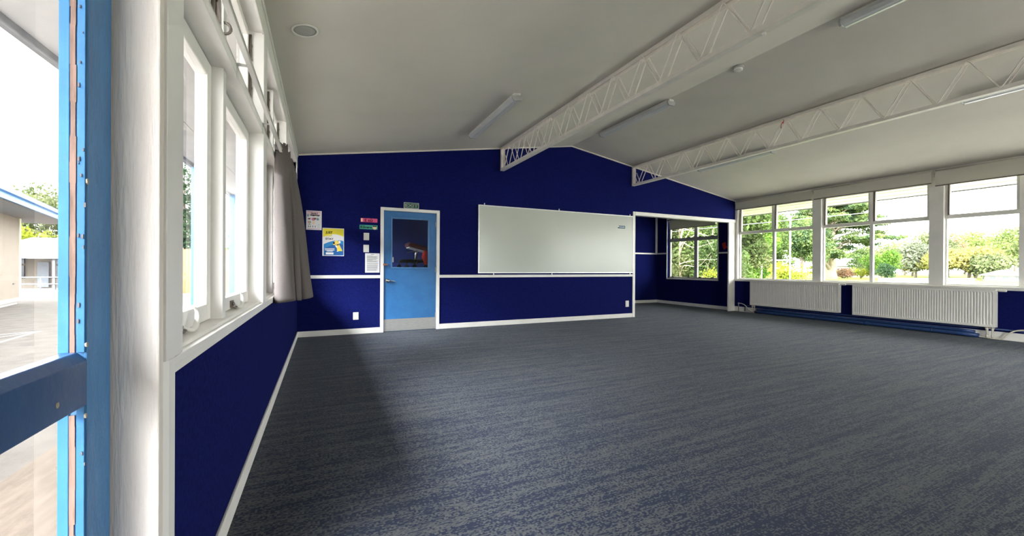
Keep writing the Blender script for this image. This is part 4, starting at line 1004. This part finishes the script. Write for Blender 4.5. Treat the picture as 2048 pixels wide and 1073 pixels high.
bm = nb(); obox(bm, -4.6, -2.55, .0, .05, .9, 2.35); obj('block_window', bm, 'sky_print', t)
bm = nb(); obox(bm, -.85, -.65, .0, .02, .40, .43); obj('wall_mark', bm, 'ink', t)
# veranda building far behind
bx0, bx1, fy = -17.5, -8.6, 29.2
t = thing('veranda_building', ((bx0+bx1)/2, fy, GL), 'low building with a veranda and railing far across the playground', 'building')
bm = boxes([(bx0, bx1, fy+2.4, fy+8, GL, 1.75)]); obj('veranda_wall', bm, 'cream', t)
bm = nb()
for x in (-13.6, -12.95, -12.3, -11.6, -15.2, -10.6):
    for lo_z, hi_z in ((.35, 1.05), (1.15, 1.45)):
        bm = boxes([(x-.26, x+.26, fy+2.34, fy+2.42, lo_z, hi_z)]); obj('veranda_window', bm, 'dark_window', t)
bm = boxes([(-14.4, -13.95, fy+2.3, fy+2.42, GL+.2, 1.25)]); obj('veranda_door', bm, 'roof_grey', t)
bm = nb(); prism(bm, [(fy-.2, 1.42), (fy-.2, 1.56), (fy+3.6, 2.05), (fy+3.6, 1.9)], 'x', bx0-.5, bx1+.5); obj('veranda_roof', bm, 'roof_grey', t)
bm = boxes([(bx0, bx1, fy-.1, fy+2.4, GL, GL+.14)]); obj('veranda_floor', bm, 'stack_grey', t)
for x in (-17, -15.1, -12.72, -10.6, -8.9):
    bm = boxes([(x-.05, x+.05, fy-.05, fy+.05, GL+.14, 1.45)]); obj('veranda_post', bm, 'gutter', t)
bm = nb()
for z in (.10, .45): tube(bm, [(bx0, fy-.06, z), (bx1, fy-.06, z)], .028, 8)
for k in range(10): tube(bm, [(bx0+.5+k*.95, fy-.06, GL+.14), (bx0+.5+k*.95, fy-.06, .45)], .02, 6)
obj('railing', bm, 'roof_grey', t)
t = thing('gabled_building', (-17.8, 41, GL), 'small blue gable roof behind the veranda', 'building')
bm = boxes([(-20.5, -15.2, 39, 44, GL, 1.9)]); obj('gable_wall', bm, 'cream', t)
bm = nb(); prism(bm, [(-20.9, 1.85), (-17.9, 2.95), (-16.6, 2.95), (-14.8, 1.85)], 'y', 38.6, 44.4); obj('gable_roof', bm, 'roof_grey', t)
# timber fence seen through the left windows
t = thing('timber_fence', (-5, 26.4, GL), 'orange brown timber paling fence across the playground', 'fence')
bm = nb(); x = -8.8; rr = random.Random(2)
while x < -.5: bx(bm, x, x+.14, 26.38, 26.41, GL, 1.95+rr.uniform(-.015, .015)); x += .15
obj('palings', bm, 'timber', t)
bm = boxes([(-8.8, -.5, 26.42, 26.5, .0, .1), (-8.8, -.5, 26.42, 26.5, 1.5, 1.6)]); obj('fence_rail', bm, 'timber', t)

# ================================================================ OUTSIDE, RIGHT
bm = nb(); bx(bm, xo2, 260, -60, 160, -.9, -.8)
bmesh.ops.subdivide_edges(bm, edges=bm.edges, cuts=1)
struct('ground_field', bm, 'grass', 'open green playing field outside the right windows', 'ground')
def gbox(name, x0, x1, y0, y1, z0, z1, m, label, cat): return tag(obj(name, boxes([(x0, x1, y0, y1, z0, z1)]), m), label, cat)
bm = nb(); bx(bm, xo2, 34, -60, 6, -.8, -.35); bx(bm, -6, 34, -60, YB-.1, -.35, -.3)  # unseen court added to bounce light up to the ceiling
struct('ground_concrete', bm, 'court', 'pale concrete court beside and behind the classroom', 'ground')
# long low white fence walls (face the viewer)
def wallseg(name, p, q, th, z0, z1, m, parent=None):
    bm = nb(); p, q = Vector(p), Vector(q); dd = (q-p).normalized(); n_ = Vector((-dd.y, dd.x))*th/2
    prism(bm, [tuple(p+n_), tuple(q+n_), tuple(q-n_), tuple(p-n_)], 'z', z0, z1)
    return obj(name, bm, m, parent)
t = thing('boundary_wall', (74.5, 28, -.8), 'long low white wall at the far edge of the field', 'wall')
wallseg('wall_run', (71.2, 29.7), (77.9, 26.5), .3, -.8, -.22, 'build_white', t); wallseg('wall_cap', (71.1, 29.75), (78.0, 26.45), .42, -.22, -.14, 'build_white', t)
t = thing('boundary_wall', (81.2, 25, -.8), 'shorter low white wall in the window nearest the viewer', 'wall')
wallseg('wall_run', (79.0, 26.0), (83.2, 24.0), .3, -.8, -.20, 'build_white', t); wallseg('wall_cap', (78.9, 26.05), (83.3, 23.95), .42, -.20, -.12, 'build_white', t)
def house(x, y, w, dep, h, rh, ang, wallm, roofm, label, flat=False):
    t = thing('house', (x, y, -.8), label, 'house'); t.rotation_euler = (0, 0, ang)
    bm = nb(); bx(bm, -w/2, w/2, -dep/2, dep/2, 0, h); obj('house_wall', bm, wallm, t, local=True)
    bm = nb()
    if flat: bx(bm, -w/2-.3, w/2+.3, -dep/2-.3, dep/2+.3, h, h+rh)
    else: prism(bm, [(-w/2-.4, h), (0, h+rh), (w/2+.4, h)], 'y', -dep/2-.4, dep/2+.4)
    obj('house_roof', bm, roofm, t, local=True)
    for k in (-.3, .0, .3):
        bm = nb(); bx(bm, w*k-w*.07, w*k+w*.07, -dep/2-.04, -dep/2+.04, h*.35, h*.8); obj('house_window', bm, 'dark_window', t, local=True)
    bm = nb(); bx(bm, -w/2-.04, -w/2+.04, -dep*.2, dep*.2, h*.3, h*.8); obj('house_window', bm, 'dark_window', t, local=True)
house(118, 56.0, 13, 7, 2.6, 1.5, R(-62), 'build_white', 'line_paint', 'white roofed house behind the trunk of the big cedar')
house(180, 47.5, 11, 7, 4.6, .5, R(-70), 'build_white', 'build_white', 'flat roofed white house among trees in the nearest right window', True)
house(108, 27.6, 4.6, 8.0, .9, 1.0, R(-72), 'build_white', 'line_paint', 'low white gabled house beside the tall green trees')
t = thing('goal_frame', (30.4, 18.9, -.8), 'thin white post frame standing on the field by the trees', 'goal')  # thin white pipes, two uprights with a low bar between
bm = nb(); tube(bm, [(29.5, 19.3, -.8), (29.5, 19.3, 5.4)], .045, 10); tube(bm, [(31.4, 18.4, -.8), (31.4, 18.4, 4.8)], .045, 10); obj('goal_post', bm, 'plastic', t)
bm = nb(); tube(bm, [(29.5, 19.3, 1.72), (31.4, 18.4, 1.72)], .045, 10); obj('crossbar', bm, 'plastic', t)
bm = nb(); tube(bm, [(14.0, -20, 2.74), (14.0, 5, 2.70), (14.0, 26, 2.74)], .012, 6)
tag(obj('overhead_wire', bm, 'gutter'), 'thin dark wire strung outside above the right windows', 'wire')

# ---------------------------------------------------------------- trees
def leaves(blobs, n, size, m, name, parent, seed, flat=0, shell=.55):
    rr = random.Random(seed); V = []; F = []
    wts = [b[3]*b[4]*b[5] for b in blobs]; tot = sum(wts)
    for (cx, cy, cz, rx, ry, rz), w in zip(blobs, wts):
        for _ in range(max(6, int(n*w/tot))):
            while True:
                a = Vector((rr.gauss(0, 1), rr.gauss(0, 1), rr.gauss(0, 1)))
                if a.length > .01: break
            a.normalize(); q = rr.uniform(shell, 1.0)*(1+.22*noise.noise(a*2.1+Vector((cx, cy, cz))))
            c = Vector((cx+a.x*rx*q, cy+a.y*ry*q, cz+a.z*rz*q))
            nn = Vector((rr.gauss(0, 1), rr.gauss(0, 1), rr.gauss(0, 1)+flat)).normalized()
            u = nn.orthogonal().normalized(); v = nn.cross(u); an = rr.uniform(0, 6.28); u, v = u*math.cos(an)+v*math.sin(an), v*math.cos(an)-u*math.sin(an)
            s = size*rr.uniform(.5, 1.3); i = len(V)
            V += [c-u*s, c+v*s*.45, c+u*s, c-v*s*.45]; F.append((i, i+1, i+2, i+3))
    me = bpy.data.meshes.new(name); me.from_pydata([tuple(v) for v in V], [], F); me.materials.append(M[m])
    o = bpy.data.objects.new(name, me); COL.objects.link(o); o.parent = parent; return o
def tree(x, y, zg, h, w, m, label, seed, n=3500, size=.22, kind='round', bark='bark', trunk=.16, name='tree', group=None, clear=.12):
    rr = random.Random(seed); t = thing(name, (x, y, zg), label, 'bush' if name == 'bush' else 'tree', group)
    blobs = []
    if kind == 'round':
        for k in range(16):
            an = rr.uniform(0, 6.28); r_ = rr.uniform(.1, .62)*w/2; zz = h*rr.uniform(.30+clear, .86)
            q = w*rr.uniform(.14, .24); k2 = math.sin(math.pi*min(1, max(.15, (zz/h-clear)/(1-clear))))**.5
            blobs.append((r_*k2*math.cos(an), r_*k2*math.sin(an), zz, q, q, q*.75))
        blobs.append((0, 0, h*.6, w*.3, w*.3, h*.28))
    elif kind == 'bush':
        for k in range(12):
            an = rr.uniform(0, 6.28); r_ = rr.uniform(0, .7)*w/2; q = w*rr.uniform(.14, .24)
            blobs.append((r_*math.cos(an), r_*math.sin(an), h*rr.uniform(.25, .75), q, q, h*.26))
    elif kind == 'cone':
        for k in range(9):
            f = k/8; q = w/2*(1-f)*.9+.15
            blobs.append((0, 0, h*(.14+.82*f), q, q, h*.09))
    leaves(blobs, n, size, m, 'foliage', t, seed)
    bm = nb()
    tube(bm, [(0, 0, -.05), (.02*w, 0, h*.25), (0, .02*w, h*.55), (0, 0, h*.8)], 1, 10, radii=[trunk, trunk*.75, trunk*.5, trunk*.2])
    if kind != 'cone':
        for b in blobs[:8]:
            tube(bm, spl([(0, 0, h*.2), (b[0]*.4, b[1]*.4, (h*.25+b[2])*.5), (b[0], b[1], b[2])], 3), 1, 6, radii=[trunk*.5*(1-i/7.5) for i in range(7)])
    obj('trunk', bm, bark, t, local=True)
    return t
# the great cedar
def cedar(x, y, zg, h):
    t = thing('cedar_tree', (x, y, zg), 'great spreading cedar with a forked bare trunk on the field', 'tree')
    rr = random.Random(21); bm = nb(); blobs = []
    tube(bm, [(0, 0, -.1), (.1, 0, 1.2), (.2, 0, 3.2), (.5, 0, 6), (.7, 0, 9.5), (.6, 0, h*.93)], 1, 14, radii=[1.25, .85, .72, .55, .35, .1])
    limbs = [(186, 1.6, 3.6, 6.5, 1.6), (200, 2.2, 6.2, 6.8, .9), (165, 2.6, 5.5, 5.0, .6)]
    for k in range(84):
        an = rr.uniform(0, 360); f = rr.uniform(0, 1)**.85; z0 = 3.3+f*(h-4.6); L = (7.0*(1-f**1.8)**.6+1.0)*rr.uniform(.7, 1.1)
        limbs.append((an, z0*.92, z0+rr.uniform(-.2, .9), L, .0))
    for an, z0, z1, L, _ in limbs:
        c, s = math.cos(R(an)), math.sin(R(an)); tip = Vector((.4+c*L, s*L, z1+.25))
        tube(bm, spl([(.3*z0/4, 0, z0), (.3+c*L*.45, s*L*.45, (z0+z1)/2+.5), tuple(tip)], 4), 1, 7, radii=[(.20 if _ else .13)*(1-i/10)*(1.8 if _ else 1) for i in range(9)])
        for q in (.35, .6, .85, 1.05):
            if z1 < 4 and q < .8: continue
            sp = .75+.75*q
            blobs.append((.4+c*L*q+rr.uniform(-.4, .4), s*L*q+rr.uniform(-.4, .4), z1+.1+rr.uniform(-.35, .45), sp*1.15, sp*1.15, .42))
    for k in range(6): blobs.append((.6+rr.uniform(-.6, .6), rr.uniform(-.6, .6), h*(.82+.03*k), 1.4-.17*k, 1.4-.17*k, .5))
    obj('trunk', bm, 'palebark', t, local=True)
    leaves(blobs, 60000, .26, 'leaf_cedar', 'foliage', t, 5, flat=.6, shell=.2)
cedar(84.2, 42.3, -.8, 16.2)
# trees left of the cedar, near bay
tree(24.0, 16.9, -.8, 7.5, 3.4, 'leaf_olive', 'slim olive tree against the left edge of the farthest right window', 31, 9000, .10, clear=0)
tree(33.0, 22.4, -.8, 6.9, 5.6, 'leaf_bright', 'bright green rounded tree in the farthest right window', 32, 20000, .13, clear=-.15)
tree(50.0, 31.5, -.8, 9.5, 6.6, 'leaf_mid', 'mid green tree behind the bright green one', 33, 14000, .17, clear=-.1)
tree(46.0, 27.6, -.8, 2.9, 5.0, 'leaf_yellow', 'glowing yellow green shrub in front of the cedar side trees', 34, 4500, .10, kind='bush', name='bush')
tree(66.0, 37.0, -.8, 10.5, 8.0, 'leaf_cedar', 'layered conifer left of the great cedar', 35, 16000, .20, clear=.05)
tree(95.0, 57.6, -.8, 16.0, 9.0, 'leaf_olive', 'tall thin grey green tree rising behind the yellow shrub', 36, 7000, .16, clear=.1)
tree(92.0, 48.5, -.8, 3.6, 7.0, 'leaf_yellow', 'yellow green shrub behind the cedar trunk', 37, 2500, .18, kind='bush', name='bush')
tree(98.0, 47.0, -.8, 2.6, 7.5, 'leaf_red', 'russet shrub right of the cedar trunk', 38, 2500, .16, kind='bush', name='bush')
tree(99.5, 44.5, -.8, 2.4, 6.0, 'leaf_yellow', 'low yellowish hedge right of the russet shrub', 39, 1800, .16, kind='bush', name='bush')
tree(108.0, 48.2, -.8, 7.2, 6.6, 'leaf_mid', 'dark drooping tree just right of the cedar', 40, 4500, .2, clear=0)
tree(80.6, 32.9, -.8, 3.0, 3.8, 'leaf_dark', 'dark shrub at the left end of the long white wall', 41, 3000, .13, kind='bush', name='bush')
tree(98.0, 40.5, -.8, 5.6, 8.0, 'leaf_bright', 'bright tree behind the left end of the long white wall', 42, 4000, .22, clear=0)
# band of trees along the far boundary
band = [(138.7, 56.6, 9.0, 16, 'leaf_mid', 'broad tree on the far boundary, left of the pale blue grey tree'),
        (143.0, 52.5, 7.2, 12, 'leaf_yellow', 'spiky yellow shrubby tree above the long white wall'),
        (120.0, 43.5, 8.2, 10, 'leaf_olive', 'pale grey green rounded tree above the middle of the white wall'),
        (128.0, 42.5, 10.5, 13, 'leaf_mid', 'tall tree at the right end of the long white wall'),
        (118.0, 38.5, 6.0, 9, 'leaf_yellow', 'yellow tree touching the third window post'),
        (160.0, 60.5, 10.5, 17, 'leaf_bright', 'far light green crown between the pale trees'),
        (137.0, 43.8, 11.5, 11, 'leaf_red', 'russet tree at the left of the nearest right window'),
        (147.0, 43.0, 11.5, 13, 'leaf_bright', 'green tree behind the russet one in the nearest right window'),
        (120.0, 35.3, 6.6, 10, 'leaf_yellow', 'yellow bush at the foot of the middle crowns'),
        (130.0, 37.2, 7.0, 10, 'leaf_red', 'reddish shrub left of the flat roofed house'),
        (118.0, 32.0, 4.6, 9, 'leaf_mid', 'green shrub below the flat roofed house'),
        (196.0, 58.5, 16.0, 22, 'leaf_mid', 'distant tree crown behind the flat roofed house'),
        (226.0, 57.0, 17.5, 18, 'leaf_dark', 'dark distant trees between the house and the tall green trees'),
        (160.0, 38.9, 15.3, 14.5, 'leaf_bright', 'tall bright green tree right of the flat roofed house'),
        (128.0, 27.4, 12.2, 12.5, 'leaf_mid', 'tall green tree at the right edge of the view')]
for i, (x, y, h, w, m, lab) in enumerate(band):
    tree(x, y, -.8, h, w, m.replace('leaf_', 'far_'), lab, 60+i, 4500, .32, clear=0, trunk=.25, group='trees along the far boundary')
# alcove window trees
tree(15.8, 14.2, -.8, 6.8, 5.2, 'leaf_olive', 'pale olive leafed tree filling the left of the alcove window', 81, 26000, .085, clear=-.2, bark='palebark', trunk=.08)
tree(15.6, 12.4, -.8, 4.6, 3.4, 'leaf_mid', 'green shrub low in the alcove window', 82, 16000, .07, kind='bush', name='bush')
tree(22.5, 18.6, -.8, 9.5, 11.0, 'leaf_mid', 'deep green tree backing the alcove window', 83, 34000, .15, clear=-.2)
tree(13.4, 11.1, -.8, 2.0, 2.2, 'leaf_yellow', 'yellow green bush under the alcove window', 84, 5000, .04, kind='bush', name='bush')
t = thing('bare_branches', (14.2, 12.0, -.8), 'pale bare branches curving across the alcove window', 'branches')
bm = nb(); rr = random.Random(8)
for k in range(9):
    z = 1.6+k*.33; st = Vector((.3, 1.2, z-.4)); y_ = -.75+rr.uniform(-.2, .4)
    P_ = [st, Vector((-.2+rr.uniform(-.3, .3), .6, z+rr.uniform(-.2, .4))), Vector((rr.uniform(-.4, .3), -.1, z+rr.uniform(-.4, .5))), Vector((rr.uniform(-.4, .3), y_, z+rr.uniform(-.5, .8)))]
    tube(bm, spl([tuple(p) for p in P_], 5), 1, 6, radii=[.026*(1-i/17) for i in range(16)])
tube(bm, spl([(.6, 1.3, 0), (.4, 1.25, 1.5), (.3, 1.2, 3.0), (.5, 1.0, 4.6)], 4), 1, 8, radii=[.07-.003*i for i in range(13)])
obj('branch', bm, 'palebark', t, local=True)
# trees on the left side
tree(-24.5, 55.0, GL, 9.5, 10, 'leaf_olive', 'thin topped tree above the blue fascia at the left edge', 91, 5000, .2, clear=.1)
tree(-25.8, 52.0, GL, 5.8, 11, 'leaf_yellow', 'bright yellow green tree behind the veranda building', 92, 7000, .16, kind='bush')
tree(-18.0, 60.5, GL, 9.0, 6.5, 'leaf_brown', 'brownish tree right of the yellow green one', 93, 4000, .16, clear=0)
tree(-9.9, 39.5, GL, 11.0, 5.2, 'leaf_dark', 'dark conifer seen through the nearest left window', 94, 9000, .16, kind='cone')
tree(-4.6, 35.0, GL, 9.6, 4.6, 'leaf_mid', 'tall conifer seen through the second left pane', 95, 9000, .16, kind='cone')
tree(-15.0, 44.5, GL, 8.5, 6.0, 'leaf_mid', 'green conifer behind the near window post', 96, 6000, .16, kind='cone')
tree(2.5, 38.5, GL, 9.0, 6.0, 'leaf_dark', 'dark conifer beyond the timber fence to the right', 97, 6000, .16, kind='cone')
